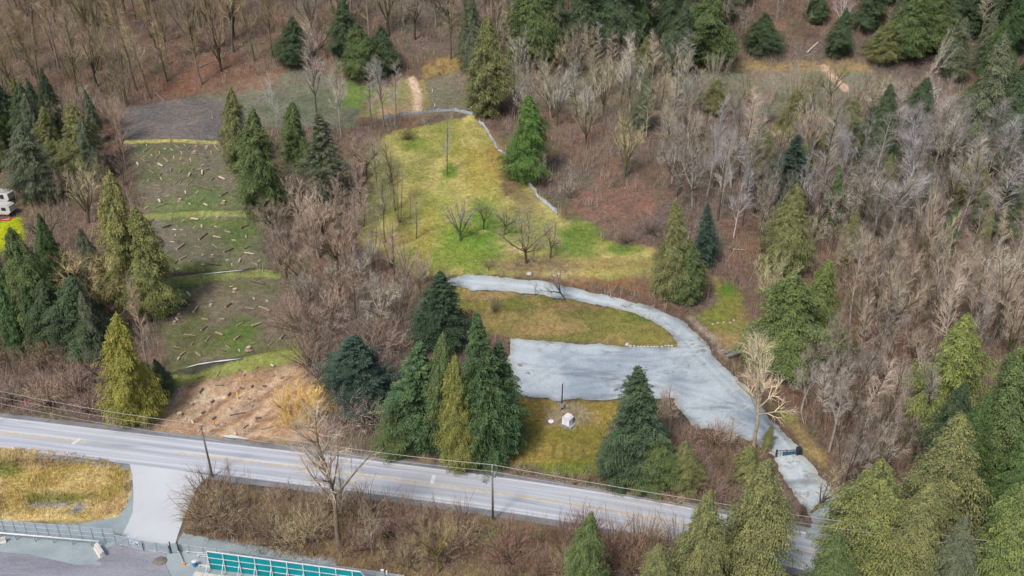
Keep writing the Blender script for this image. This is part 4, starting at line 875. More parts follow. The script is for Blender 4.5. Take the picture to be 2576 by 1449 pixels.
# ------------------------------------------------------------------ labels for the woods' trees
NUM = ['one', 'two', 'three', 'four', 'five', 'six', 'seven', 'eight', 'nine', 'ten', 'eleven', 'twelve', 'thirteen', 'fourteen', 'fifteen']
ORD = ['first', 'second', 'third', 'fourth', 'fifth', 'sixth', 'seventh', 'eighth', 'ninth']
def tone(c):
    if c in GC+[OL]: return {0: 'dark green', 1: 'deep green', 2: 'grey green', 3: 'green', 4: 'olive green'}[(GC+[OL]).index(c)]
    l = sum(c)/3; sat = (c[0]-c[2])/max(c[0], .01); w_ = 'pale' if l > .36 else 'dark' if l < .26 else 'mid'
    hue = 'olive' if c[1]/c[0] > .86 and sat > .4 else 'grey' if sat < .22 else 'pinkish' if c[1]/c[0] < .75 else 'tan'
    return hue if w_ == 'mid' else w_+' '+hue
FORM = {'fan': 'fan shaped tree', 'upright': 'upright tree', 'oval': 'oval tree', 'cedar': 'cedar', 'fir': 'fir', 'birch': 'forked tree', 'spread': 'spreading tree', 'thicket': 'multistem tree', 'bush': 'bare bush'}
CATS = {'cedar': 'cedar', 'fir': 'fir tree', 'spruce': 'spruce', 'bush': 'bush'}
zs = {}
for t in TREES: zs.setdefault(t.get('zone'), []).append(t)
for z_, L_ in zs.items():
    if z_ is None:
        for t in L_: tag(t['o'], t['label'], CATS.get(t['kind'], 'bare tree'), 'conifers among the bare woods' if t['kind'] in ('cedar', 'fir', 'spruce') else 'conifers among the bare woods' if t['kind'] == 'cedar' else 'leafless bushes' if t['kind'] == 'bush' else 'leafless trees')
        continue
    L_.sort(key=lambda t: t['v']); nr = max(1, math.ceil(len(L_)/8)); per = math.ceil(len(L_)/nr)
    for r_ in range(nr):
        row = sorted(L_[r_*per:(r_+1)*per], key=lambda t: t['u'])
        for i, t in enumerate(row):
            lb = f"{tone(t['col'])} {FORM[t['kind']]}, {ORD[i]} from left, row {NUM[r_]}, {z_}" if nr > 1 else f"{tone(t['col'])} {FORM[t['kind']]}, {ORD[i]} from left, {z_}"
            tag(t['o'], lb, CATS.get(t['kind'], 'bare tree'), 'conifers among the bare woods' if t['kind'] == 'cedar' else 'leafless bushes' if t['kind'] == 'bush' else 'leafless trees')
print('trees', len(TREES), {k: len(v) for k, v in zs.items()})
# ------------------------------------------------------------------ uncountable cover: undergrowth and grass
def scatter_stuff(name, label, cat, n, region, test, stems, hr, spread, rad, colf, mat, seed, sides=3):
    rg = np.random.default_rng(seed); x0, x1, y0, y1 = region
    x = rg.uniform(x0, x1, n); y = rg.uniform(y0, y1, n)
    # keep to what the view can hold
    ok = np.abs(x) < (y*.66+22); x, y = x[ok], y[ok]; k = test(x, y, rg); x, y = x[k], y[k]; m = len(x)
    h = rg.uniform(hr[0], hr[1], m)*(.6+.8*vnoise(x/7, y/7, 2)); c = colf(x, y, rg)
    xi = np.repeat(np.arange(m), stems); N_ = len(xi); az = rg.uniform(0, 6.283, N_); tl = np.abs(rg.normal(0, spread, N_))
    off = rg.normal(0, .3, (N_, 2))*h[xi][:, None]*.8
    bx = x[xi]+off[:, 0]; by = y[xi]+off[:, 1]; bz = Hf(bx, by)-.03; hh = h[xi]*rg.uniform(.5, 1.1, N_)
    d = np.stack([np.cos(az)*np.sin(tl), np.sin(az)*np.sin(tl), np.cos(tl)], 1)
    P0 = np.stack([bx, by, bz], 1); P1 = P0+d*hh[:, None]; r = np.full(N_, rad)*rg.uniform(.6, 1.4, N_)
    if sides == 3:
        V, Fq = prisms(P0, P1, r, r*.35, 3); rep = 6
    else:
        a = np.stack([-np.sin(az), np.cos(az), 0*az], 1)*r[:, None]; V = np.stack([P0-a, P0+a, P1], 1).reshape(-1, 3); Fq = np.arange(len(V)).reshape(-1, 3); rep = 3
    o = mk(name, V, Fq, mat); cc = np.repeat(np.clip(c[xi]*rg.uniform(.75, 1.3, (N_, 1)), 0, 1), rep, 0); vcol(o.data, 'cover', cc)
    tag(o, label, cat, None, 'stuff'); print(name, m, N_); return o
def open_mask(x, y):
    r = np.zeros(x.shape, bool)
    for P in OPEN: r |= inside(x, y, P)
    return r
def brush_test(x, y, rg):
    dn = fbm(x/11, y/11, 44, 3); return (~open_mask(x, y)) & (rg.random(len(x)) < smooth(.32, .60, dn)*.95+.12) & (y > 84)
pal = np.array([(.22, .155, .12), (.27, .19, .15), (.21, .175, .155), (.31, .25, .18), (.24, .175, .155), (.19, .19, .10), (.31, .28, .26)])
def brush_col(x, y, rg):
    k = (vnoise(x/8, y/8, 61)*4.2+rg.random(len(x))*2.6).astype(int) % 7; return pal[k]
scatter_stuff('undergrowth', 'reddish brown brambles and saplings filling the woods', 'undergrowth', 60000, (-205, 205, 84, 345), brush_test, 13, (.5, 2.1), .75, .028, brush_col, M_BRUSH, 1)
scatter_stuff('saplings', 'pale thin saplings standing densely between the bare trees', 'saplings', 11000, (-205, 205, 110, 345), brush_test, 9, (2.0, 4.6), .32, .034, lambda x, y, rg: np.clip(brush_col(x, y, rg)*1.15+.03, 0, 1), M_BRUSH, 8)
# tall golden tussocks and rough verges
PG = wpoly([(-20, 1126), (150, 1136), (270, 1158), (318, 1188), (326, 1250), (304, 1292), (200, 1306), (-20, 1302)])
PV = [wpoly(p) for p in ([(500, 1235), (800, 1262), (1240, 1305), (1420, 1335), (1700, 1370), (1700, 1460), (1050, 1460), (700, 1405), (470, 1340)],
      [(1290, 1180), (1540, 1212), (1720, 1258), (1700, 1272), (1500, 1228), (1290, 1195)], [(20, 1044), (240, 1068), (240, 1078), (20, 1056)])]
def gcol(x, y, rg, k=1.25): return np.clip(cover_at(x, y)*k, 0, 1)
scatter_stuff('golden_grass', 'dry golden tussock grass in the corner patch beside the side road', 'grass', 42000, (-110, -45, 88, 125), lambda x, y, rg: inside(x, y, PG) & (rg.random(len(x)) < .25+vnoise(x/1.6, y/1.6, 7)), 9, (.35, .75), .75, .035,
    lambda x, y, rg: gcol(x, y, rg, 1.35), M_GRASS, 2, 2)
scatter_stuff('verge_grass', 'dry tan grass under the roadside bushes', 'grass', 60000, (-80, 60, 84, 125), lambda x, y, rg: np.any([inside(x, y, p) for p in PV], 0), 7, (.3, .9), .8, .03,
    lambda x, y, rg: gcol(x, y, rg, 1.5), M_GRASS, 3, 2)
LW = [LAWN, ISL, FRONT]
scatter_stuff('lawn_grass', 'short rough yellow green grass on the open lawns', 'grass', 170000, (-60, 75, 112, 250), lambda x, y, rg: np.any([inside(x, y, p) for p in LW], 0) & ~inside(x, y, GP) & (rg.random(len(x)) < .12+.9*vnoise(x/2.2, y/2.2, 3)), 3, (.15, .34), .9, .05,
    lambda x, y, rg: gcol(x, y, rg, 1.15), M_GRASS, 4, 2)

# ------------------------------------------------------------------ logs, stumps and sticks on the terraces
def log_mesh(kind, i):
    rd = random.Random(i*31+len(kind)); mb = MB()
    if kind == 'stump':
        n = 12; ring = []
        for z, r in ((0, .62), (.12, .46), (.55, .40), (.6, .38)):
            ring.append([(math.cos(2*math.pi*j/n)*r*(1+.22*rd.random()*(z < .2)), math.sin(2*math.pi*j/n)*r*(1+.22*rd.random()*(z < .2)), z) for j in range(n)])
        for a, b in zip(ring[:-1], ring[1:]):
            mb.add(a+b, [(j, (j+1) % n, n+(j+1) % n, n+j) for j in range(n)], 0)
        mb.add(ring[-1], [tuple(range(n))], 1)
        for k in range(5):
            a = k*1.26+rd.random()*.5; mb.tube([(math.cos(a)*.35, math.sin(a)*.35, .22), (math.cos(a)*.8, math.sin(a)*.8, .02)], [.13, .04], 5, 0)
    else:                                            # unit length along x, unit radius: slightly bent, tapered, one branch stub
        pts = [(x/6-.5, rd.gauss(0, .10 if 0 < x < 6 else 0)*.15, 1+rd.gauss(0, .05)) for x in range(7)]
        n = 9; base = []
        for q, (x, yb, zb) in enumerate(pts):
            r = 1-.18*q/6+rd.uniform(-.05, .05); base.append([(x, yb+math.cos(2*math.pi*j/n)*r, zb+math.sin(2*math.pi*j/n)*r) for j in range(n)])
        for a, b in zip(base[:-1], base[1:]): mb.add(a+b, [(j, n+j, n+(j+1) % n, (j+1) % n) for j in range(n)], 0)
        mb.add(base[0], [tuple(range(n))], 1); mb.add(base[-1], [tuple(reversed(range(n)))], 1)
        mb.add([(.1, .3, 1.7), (.13, .3, 1.7), (.13, .6, 1.6), (.14, .5, 2.5), (.155, .5, 2.5), (.155, .7, 2.45)], [(0, 1, 4, 3), (1, 2, 5, 4), (2, 0, 3, 5), (3, 4, 5)], 1)
    mats = {'stump': [M_BARKM, M_WOODL], 'dark': [M_BARKD, M_WOODL], 'tan': [M_BARKM, M_WOODL], 'pale': [M_BARKP, M_WOODL]}[kind]
    o = mb.build(kind, mats); me = o.data; bpy.data.objects.remove(o); return me
LM = {(k, i): log_mesh(k, i) for k in ('stump', 'dark', 'tan', 'pale') for i in range(2)}
LOGS = []
def logz(ox, oy, txt, area):
    """x0,y0,x1,y1,kind per log, in thirds of the photo frame; kind d/t/p dark/tan/pale, capital = thick, s stump"""
    for q in txt.split(';'):
        a = q.split(','); x0, y0, x1, y1 = [float(v)/3 for v in a[:4]]; k = a[4]
        p, q2 = Vector(ray(ox+x0, oy+y0)), Vector(ray(ox+x1, oy+y1)); c = (p+q2)/2; i = len(LOGS)
        kk = {'d': 'dark', 't': 'tan', 'p': 'pale', 's': 'stump'}[k.lower()]
        L = (q2-p).length; 
        if kk == 'stump' or L < .01:
            me = LM[('stump', i % 2)]; o = link('tree_stump', me); o.location = (c.x, c.y, float(Hf(c.x, c.y))-.02); s = 1.15 if k == 'S' else .8; o.scale = (s, s, s); o.rotation_euler[2] = i
        else:
            L = max(L, .7); r = (.27 if k.isupper() else .15) if L > 1.6 else (.22 if k.isupper() else .14)
            me = LM[(kk, i % 2)]; o = link('log', me); d = (q2-p); ez = Vector((0, 0, 1)); ex = d.normalized(); ey = ez.cross(ex).normalized(); ez = ex.cross(ey)
            M = Matrix((ex, ey, ez)).transposed().to_4x4(); M.translation = (c.x, c.y, float(Hf(c.x, c.y))-.03); o.matrix_world = M@Matrix.Diagonal((L, r, r, 1))
        u, v = proj(c); LOGS.append(dict(o=o, u=u, v=v, kind=kk, L=L, thick=k.isupper(), area=area))
logz(0, 0, "1162,1100,1205,1133,D;1083,1150,1135,1110,t;972,1158,1015,1168,d;1620,1105,1655,1150,T;1457,1165,1483,1150,S;1413,1130,1440,1108,t;1237,1200,1273,1228,T;1193,1240,1230,1260,P;1063,1202,1100,1220,t;1083,1187,1105,1173,p;1352,1218,1380,1193,s;1435,1198,1443,1222,p;1503,1172,1540,1173,t;1610,1192,1640,1177,t;1527,1290,1527,1322,P;1655,1340,1700,1360,P;1480,1402,1595,1440,D;1425,1333,1437,1308,P;1353,1303,1380,1280,t;1315,1395,1360,1355,t;1415,1397,1447,1372,t;1128,1290,1165,1312,t;1118,1242,1143,1268,t;1210,1342,1222,1360,p;1165,1398,1210,1410,t;1450,1283,1470,1270,t;1495,1285,1518,1273,p;1520,1253,1547,1240,p;1555,1283,1585,1275,d;1590,1365,1618,1345,d;1283,1365,1297,1352,p;1035,1232,1045,1255,P;1312,1180,1315,1200,p;1365,1145,1375,1163,p;1105,1090,1108,1105,p;1550,1115,1575,1125,S;1390,1095,1405,1112,T;1475,1105,1490,1112,s;1288,1295,1296,1270,t;1200,1325,1222,1308,t;1355,1390,1375,1355,t;1180,1200,1205,1170,t;1325,1100,1350,1118,t;1005,1110,1030,1100,p;1110,1370,1125,1355,p;1560,1250,1590,1250,d;1690,1180,1702,1200,d;1290,1128,1305,1138,p;1380,1240,1400,1232,p;1240,1120,1250,1130,p;1140,1170,1150,1180,p", 'top log terrace')
logz(0, 483, "1172,125,1265,90,d;1198,62,1213,85,P;1070,45,1110,55,t;1410,60,1445,52,t;1540,93,1568,107,P;1360,70,1361,70,S;1665,35,1720,5,D;1690,85,1692,85,S;1400,-2,1405,18,P;1480,15,1497,-5,p;1345,108,1375,115,t;1500,78,1540,55,t;1425,88,1440,97,p;1180,42,1210,38,t;1260,35,1275,30,p;1090,130,1120,112,p", 'top log terrace')
logz(0, 483, "1225,272,1290,250,D;1503,365,1565,315,D;1335,440,1393,395,T;1608,335,1665,347,p;1700,300,1745,315,T;1815,275,1878,252,D;1605,398,1640,427,t;1692,460,1760,428,D;1468,410,1512,425,t;1845,460,1920,470,p;1570,543,1670,556,D;1360,515,1405,490,T;1312,548,1342,518,d;1803,535,1815,508,P;1890,522,1915,510,t;1898,535,1948,555,t;1282,585,1305,603,p;1310,597,1355,582,p;1445,205,1500,213,P;1370,228,1393,208,p;1710,240,1750,230,t;1115,238,1165,205,d;1462,275,1478,258,p;1285,378,1315,380,p;1375,325,1405,327,t;1750,365,1780,368,p;1857,330,1858,350,p;1475,528,1508,530,d;1705,518,1725,515,p;1840,432,1890,410,d;1305,288,1335,292,P;1522,255,1525,275,P;1620,262,1642,268,p;1545,208,1555,198,p;1290,210,1300,190,t;1205,415,1215,413,s;1245,470,1268,455,t;1525,480,1537,475,p;1600,485,1610,487,s;1445,455,1463,468,t;1430,530,1440,520,t;1465,590,1500,585,d;1650,200,1640,195,s;1330,255,1345,270,t;1360,292,1385,285,p;1950,525,1965,515,p;1212,600,1235,605,p;1175,218,1205,220,t;1240,560,1248,565,p;1750,545,1752,555,p;1325,325,1327,335,p;1520,550,1545,548,p", 'middle log terrace')
logz(0, 483, "1228,798,1312,745,T;1412,763,1437,790,P;1492,742,1535,713,t;1590,713,1625,722,d;1735,720,1760,712,p;1775,750,1776,750,S;1888,672,1992,698,D;1380,845,1428,860,D;1592,860,1593,860,s;1703,875,1745,843,D;1462,912,1493,873,T;1257,905,1295,885,t;1853,877,1922,887,t;1958,873,2037,903,T;1330,955,1345,975,P;1522,963,1573,968,T;1660,960,1697,968,T;1785,1015,1835,985,t;1902,1018,1970,995,T;2020,960,2088,987,t;1518,1047,1565,1017,D;1388,1078,1477,1087,t;1630,1065,1685,1087,T;1770,1120,1808,1090,T;1553,1128,1585,1093,t;1313,1170,1365,1180,t;1442,1157,1460,1140,t;2115,1112,2145,1080,T;2025,1163,2055,1137,t;1650,1187,1700,1205,D;1703,1160,1737,1183,t;1877,1190,1878,1190,S;1480,1215,1517,1245,T;1360,1240,1398,1210,T;1345,1270,1357,1250,P;1895,1145,1920,1143,t;1912,800,1922,815,p;2010,820,2022,830,p;1995,905,2030,907,d;1350,932,1352,932,s;1805,1195,1807,1200,p;1540,805,1560,812,d;1318,988,1320,992,s;2225,1125,2280,1060,t", 'lower log terrace')
logz(0, 483, "1632,1397,1663,1350,t;1485,1415,1545,1388,d;1795,1343,1830,1360,d;2045,1310,2067,1318,P;1920,1338,1950,1318,t", 'green bank above the soil')
logz(0, 966, "1503,75,1535,38,D;1718,95,1742,68,D;1810,35,1843,42,D;1590,148,1617,125,D;1625,10,1683,10,T;1520,230,1550,210,D;1600,275,1630,252,D;1760,266,1802,268,t;1930,262,1970,260,D;1450,283,1463,305,P;1770,375,1787,387,P;1352,40,1354,57,p;1358,240,1359,240,S;1455,15,1500,5,t;1985,20,2010,20,D;1895,30,1910,15,D;1735,240,1850,218,d;1835,340,1875,310,d;1970,345,2060,325,t;1673,295,1703,297,t;1730,180,1745,190,t;1447,160,1448,160,s;2045,-60,2065,-55,T;2120,-40,2140,-50,T;1840,-60,1850,-70,t;1405,262,1406,272,p;1255,250,1265,245,t;1900,175,1915,160,t;1875,115,1890,118,d;1600,380,1618,370,t;1450,350,1475,358,t;1350,285,1380,300,t;1640,320,1660,330,t;1700,420,1760,425,t", 'bare soil patch')
logz(0, 0, "1510,510,1700,430,t;1640,400,1780,350,d;1780,355,1990,330,d;1170,700,1240,760,t;1650,520,1720,545,t;1160,430,1230,440,d;2190,45,2380,45,d;60,570,240,610,d", 'top left hillside')
logz(2048/1.1925, 0, "940,400,1020,325,P;860,440,970,415,t;1500,120,1640,20,t", 'top right hillside')
logz(2048/1.1925, 483, "1340,920,1480,770,P;330,530,430,380,t;380,435,480,440,p;2230,1100,2280,1060,t;1640,980,1700,930,p", 'floor of the right woods')
byA = {}
for l in LOGS: byA.setdefault(l['area'], []).append(l)
for a_, L_ in byA.items():
    L_.sort(key=lambda t: t['v']); nr = math.ceil(len(L_)/8); per = math.ceil(len(L_)/nr)
    for r_ in range(nr):
        for i, t in enumerate(sorted(L_[r_*per:(r_+1)*per], key=lambda t: t['u'])):
            sz = '' if t['kind'] == 'stump' else ('long ' if t['L'] > 3.2 else 'short ' if t['L'] < 1.5 else '')+('thick ' if t['thick'] else 'thin ')
            nm = 'cut stump' if t['kind'] == 'stump' else t['kind']+' log'
            rw = '' if nr == 1 else f"row {NUM[r_]}, "
            tag(t['o'], f"{sz}{nm}, {ORD[i]} from left, {rw}{a_}", 'stump' if t['kind'] == 'stump' else 'log', 'logs and stumps strewn on the ground')

# ------------------------------------------------------------------ utility poles and wires
def ground_pt(u, v): x, y, z = ray(u, v); return Vector((x, y, z))
def height_to(p, vt):
    k = (V0-vt)/F; q = np.array(p)-CAM; return float((k*(q@FW)-q@UP)/(math.cos(PITCH)+k*math.sin(PITCH)))
def pole(name, u, vb, vt, label, arm=1.1, lean=0, gear=0, base=None, h=None):
    p = base or ground_pt(u, vb); h = h or height_to(p, vt); o = empty(name, p); o.rotation_euler = (0, lean, 0)
    MB().tube([(0, 0, -.3), (0, 0, h*.5), (0, 0, h)], [.19, .16, .12], 10).build('post', M_POLE, o, True)
    MB().box((-.06, -arm, h-.55), (.06, arm*.55, h-.43)).build('crossarm', M_POLE, o)
    pts = []
    for yy in (-arm+.1, arm*.45, 0):
        z = h-.43 if yy else h
        MB().tube([(0, yy, z), (0, yy, z+.12), (0, yy, z+.24)], [.05, .085, .04], 8).build('insulator', M_WHITEP, o); pts.append(Vector((0, yy, z+.24)))
    pts.append(Vector((.13, -.1, h-2.4)))
    if gear:
        for k in range(gear):
            q = (.34*math.cos(k*2.1+.5), .34*math.sin(k*2.1+.5)) if gear > 1 else (.36, .0)
            MB().tube([(q[0], q[1], h-2.1), (q[0], q[1], h-2.0), (q[0], q[1], h-1.25), (q[0], q[1], h-1.15)], [.16, .2, .2, .1], 12).build('transformer', M_METAL, o, True)
    tag(o, label, 'utility pole', 'utility poles along the road'); bpy.context.view_layer.update()
    return p, h, [o.matrix_world@q for q in pts]
p1, h1, w1 = pole('utility_pole', 535, 1200, 1070, 'wooden pole at the mouth of the side road, leaning slightly', lean=-.03)
p2, h2, w2 = pole('utility_pole', 1240, 1310, 1172, 'wooden pole with a grey transformer, midway along the road', gear=1)
p3 = p2+(p2-p1)*1.0; p3.z = 0
for vb_ in np.arange(1449, 1760, 3.0):       # base of the right pole from its visible head
    q = ray(2452, vb_); hh = height_to(q, 1366)
    if hh > 10.6: break
p3, h3, w3 = pole('utility_pole', 2452, vb_, 1366, 'wooden pole with three grey cans among the trees at bottom right', gear=3)
p0 = p1-(p2-p1)*.98; p0.z = 0
p0 = Vector((p0.x, p0.y+2, 0)); p0_, h0, w0 = pole('utility_pole', 0, 0, 0, 'pole outside the left edge carrying the road wires', base=p0, h=10.2)
p4 = Vector((p3.x+26, p3.y-22, 0)); _, h4, w4 = pole('utility_pole', 0, 0, 0, 'pole outside the lower right corner carrying the road wires', base=p4, h=10)
for nm, A, B in (('left', w0, w1), ('middle', w1, w2), ('right', w2, w3), ('far right', w3, w4)):
    for i, (a, b) in enumerate(zip(A, B)):
        sag = .7; pts = [a.lerp(b, t/14)-Vector((0, 0, sag*4*(t/14)*(1-t/14))) for t in range(15)]
        o = MB().tube(pts, .032, 4, cap=False).build('overhead_wire', M_WIRE)
        tag(o, f"{['nearest', 'second', 'top', 'lowest'][i]} overhead wire of the {nm} span above the road", 'wire', 'overhead wires along the road')

# ------------------------------------------------------------------ chain link fences, gates, barriers, teal wall
def fence(name, a, b, h, n, label, rails=(0.98,), lift=0):
    a, b = Vector(a), Vector(b); d = b-a; L = d.length; o = empty(name, a, math.atan2(d.y, d.x))
    tag(o, label, 'fence' if 'gate' not in name else 'gate')
    MB().box((0, -.008, .06), (L, .008, h)).build('mesh_panel', M_MESH, o)
    rm = MB(); 
    for r in rails: rm.tube([(0, -.03, h*r), (L, -.03, h*r)], .035, 6)
    rm.build('rail', M_METAL, o)
    for k in range(n+1):
        MB().tube([(L*k/n, -.04, -.1), (L*k/n, -.04, h+.06)], .045, 8).build('post', M_METAL, o)
    return o
fa, fb = ground_pt(-250, 1320), ground_pt(293, 1365); t_ = (0-(-250))/543
fa = fb+(ground_pt(0, 1341)-fb)*1.9
fence('chain_link_fence', fa, fb, height_to(fb, 1331), 20, 'tall silvery chain link fence along the golden grass at bottom left', (.99, .66, .33))
ga, gb, gc = ground_pt(293, 1369), ground_pt(361, 1385), ground_pt(427, 1393)
g1 = fence('swing_gate', ga, gb, 1.9, 2, 'left gate leaf with a blue sign at the end of the side road', (.98, .08))
sg = MB().box((1.0, -.10, .95), (1.0, -.08, 1.5)); L1 = (gb-ga).length
MB().box((L1*.55, -.10, .95), (L1*.9, -.08, 1.6)).build('sign_plate', M_WHITEP, g1)
sb = MB()
for r_ in range(3): sb.box((L1*.57, -.112, 1.38-.16*r_), (L1*(.70 if r_ else .78), -.102, 1.48-.16*r_)); sb.box((L1*.74, -.112, 1.0), (L1*.87, -.102, 1.22))
sb.build('sign_marks', M_BLUE, g1)
MB().tube([(.05, -.05, .2), (L1*.5, -.05, 1.8)], .025, 6).build('brace', M_METAL, g1)
g2 = fence('swing_gate', gb+Vector((.25, 0, 0)), gc, 1.9, 2, 'plain right gate leaf at the end of the side road', (.98, .08))
MB().tube([((gc-gb).length*.9, -.05, .2), ((gc-gb).length*.5, -.05, 1.8)], .025, 6).build('brace', M_METAL, g2)
ra, rb = ground_pt(444, 1385), ground_pt(1018, 1466)
fence('chain_link_fence', ra, rb, height_to(ra, 1366.5), 16, 'long grey chain link fence behind the teal wall', (.98, .05))
pp = ground_pt(432, 1392)
o = empty('gate_post_pair', pp); tag(o, 'two dark posts joining the right gate leaf to the long fence', 'post')
for dx in (0, 1.1): MB().tube([(dx, 0, 0), (dx, 0, 2.2)], .09, 8).build('post', M_DARK, o)
MB().box((.1, -.02, .2), (1.0, .02, 1.9)).build('panel', M_MESH, o)
# white guard rail before the left fence
gl, gr_ = ground_pt(-20, 1343), ground_pt(262, 1367); d = gr_-gl; o = empty('guard_rail', gl-d*.5, math.atan2(d.y, d.x)); L = d.length*1.5
MB().tube([(0, -.8, 1.15), (L, -.8, 1.15)], .13, 8).build('rail', M_WHITEP, o, True)
for k in range(9): MB().box((L*(k+.5)/9-.07, -.87, 0), (L*(k+.5)/9+.07, -.73, 1.05)).build('post', M_METAL, o)
tag(o, 'long white rail on short posts in front of the tall fence', 'guard rail')
for (u, v) in ((232, 1379),): pass
def barrier(u0, v0, u1, v1, h, label, name='concrete_barrier', wd=.32, mat=None):
    a, b = ground_pt(u0, v0), ground_pt(u1, v1); d = b-a; L = d.length; o = empty(name, a, math.atan2(d.y, d.x))
    prof = [(-wd*1.25, 0), (-wd*1.25, .16*h), (-wd*.62, .42*h), (-wd*.5, h), (wd*.5, h), (wd*.62, .42*h), (wd*1.25, .16*h), (wd*1.25, 0)]
    n = 8; mb = MB().add([(0, y, z) for y, z in prof]+[(L, y, z) for y, z in prof], [(j, (j+1) % n, n+(j+1) % n, n+j)[::-1] for j in range(n)]+[tuple(range(n)), tuple(reversed(range(n, 2*n)))])
    mb.build('body', mat or M_CONC, o); MB().box((L*.25, -wd*1.3, .001), (L*.35, wd*1.3, .13)).box((L*.65, -wd*1.3, .001), (L*.75, wd*1.3, .13)).build('fork_slot', M_DARK, o)
    tag(o, label, 'barrier', 'concrete barriers in the yard'); return o
barrier(246, 1378, 262, 1402, 1.0, 'pale concrete barrier behind the left end of the gates, nearest the gate', wd=.30)
barrier(241, 1379, 256, 1404, .8, 'pale concrete barrier leaning close against its neighbour by the gate', wd=.25)
barrier(-40, 1375, 17, 1362, .85, 'pale concrete barrier cut by the left edge of the yard')
# stacked concrete blocks in front of the teal wall
b0, b1 = ground_pt(490, 1452), ground_pt(700, 1484); d = (b1-b0); L = d.length
for k in range(7):
    for z_ in range(1):
        o = empty('concrete_block', b0+d*(k/6.2), math.atan2(d.y, d.x)); s_ = L/6.2-.04
        MB().box((0, -.4, 0), (s_, .4, .75)).build('body', M_CONC, o); MB().box((s_*.3, -.22, .75), (s_*.7, .22, .83)).build('key', M_CONC, o)
        tag(o, f'pale concrete block, {ORD[k]} from left in the row below the teal wall', 'concrete block', 'concrete blocks in a row')
bb = ground_pt(500, 1425); o = empty('concrete_beam', bb, -.1); MB().box((0, -.12, 0), (3.0, .12, .3)).build('body', M_CONC, o); MB().box((.2, -.13, .08), (.5, .13, .2)).build('slot', M_DARK, o)
tag(o, 'white beam lying left of the teal wall, beside a blue bin', 'beam')
# teal wall: sound panels on white frames
ta = ground_pt(530, 1432); tt = ground_pt(933, 1487)
ht = height_to(ta, 1386); dd = tt-ta; L = dd.length; ang = math.atan2(dd.y, dd.x); o = empty('barrier_wall', ta, ang)
tag(o, 'long teal panel wall braced by white frames at the bottom', 'barrier wall')
nb = 10; bw = L/nb
for k in range(nb):
    x0, x1 = k*bw+.03, (k+1)*bw-.03
    if k < nb-1: MB().box((x0, -.03, .15), (x1, .03, ht-.08)).build('panel', M_TEAL, o)
    else: MB().add([(x0, -.03, .15), (x1, -.03, .15), (x1, -.03, ht*.55), (x0+bw*.45, -.03, ht-.08), (x0, -.03, ht-.08), (x0, .03, .15), (x1, .03, .15), (x1, .03, ht*.55), (x0+bw*.45, .03, ht-.08), (x0, .03, ht-.08)],
        [(0, 1, 2, 3, 4), (9, 8, 7, 6, 5), (0, 5, 6, 1), (1, 6, 7, 2), (2, 7, 8, 3), (3, 8, 9, 4), (4, 9, 5, 0)]).build('panel', M_TEAL, o)
for r_ in (.33, .66): MB().box((0, -.10, ht*r_-.03), (L, -.035, ht*r_+.03)).build('rail', M_WHITEP, o)
MB().box((0, -.10, ht-.10), (L-bw*.5, .06, ht)).build('top_rail', M_WHITEP, o)
MB().tube([(L-bw*.52, -.04, ht-.05), (L, -.04, ht*.52)], .05, 6).build('end_rail', M_WHITEP, o)
for k in range(nb+1):
    x = k*bw; hk = ht if k < nb else ht*.52
    if k < nb: MB().box((x-.06, -.16, 0), (x+.06, -.105, hk)).build('upright', M_WHITEP, o)
    MB().tube([(x, -.2, hk*.62), (x, -1.5, .08)], .055, 6).tube([(x, -.2, .12), (x, -1.5, .08)], .055, 6).build('brace', M_WHITEP, o)
ob = ground_pt(585-10, 1434); 
bn = ground_pt(500+12, 1424)-Vector((.9, 0, 0)); bn = ground_pt(587/1, 1440); bn = ground_pt(585*.0+ (500+275/3.22)/1.1925, (1500+640/3.22)/1.1925)
o = empty('bin', bn); MB().tube([(0, 0, 0), (0, 0, .9)], [.28, .34], 10).build('body', M_BLUE, o); MB().tube([(0, 0, .9), (0, 0, .97), (0, 0, 1.02)], [.37, .37, .1], 10).build('lid', M_WHITEP, o)
tag(o, 'small blue bin at the left end of the teal wall', 'bin')
a = ground_pt((500+170/3.22)/1.1925, (1500+625/3.22)/1.1925); b = ground_pt((500+105/3.22)/1.1925, (1500+488/3.22)/1.1925)
o = empty('sign_post', a); ln_ = b-a; MB().tube([(0, 0, .12), (ln_.x, ln_.y, .5)], .11, 8).build('post', M_METAL, o); MB().tube([(0, 0, .12), (1.1, -.1, .12)], .05, 8).build('foot', M_METAL, o); MB().box((-.18, -.18, 0), (.18, .18, .3)).build('base', M_ORANGE, o)
tag(o, 'slanting metal post with an orange foot, left of the teal wall', 'post')
for k, (u, v) in enumerate(((558/1.1925, 1660/1.1925), (590/1.1925, 1673/1.1925))):
    o = empty('metal_rail', ground_pt(u, v), -.1); MB().tube([(0, 0, .35), (3.2, 0, .35)], .04, 6).tube([(0, .35, .35), (3.2, .35, .35)], .04, 6).build('bar', M_WHITEP, o)
    for x in (.3, 2.9): MB().box((x-.03, -.05, 0), (x+.03, .4, .33)).build('leg', M_METAL, o)
    tag(o, f"low double metal rail, {['farther', 'nearer'][k]} one left of the teal wall", 'rail')
q = ground_pt(970, 1462); o = empty('floodlight', q); MB().tube([(0, 0, 0), (0, 0, 2.0)], .05, 8).build('post', M_DARK, o); MB().box((-.55, -.12, 1.95), (-.1, .12, 2.15)).build('lamp_head', M_WHITEP, o); MB().box((.15, -.12, 1.3), (.35, .12, 1.9)).build('lamp_box', M_WHITEP, o)
tag(o, 'white floodlight pair at the right end of the long grey fence', 'floodlight')

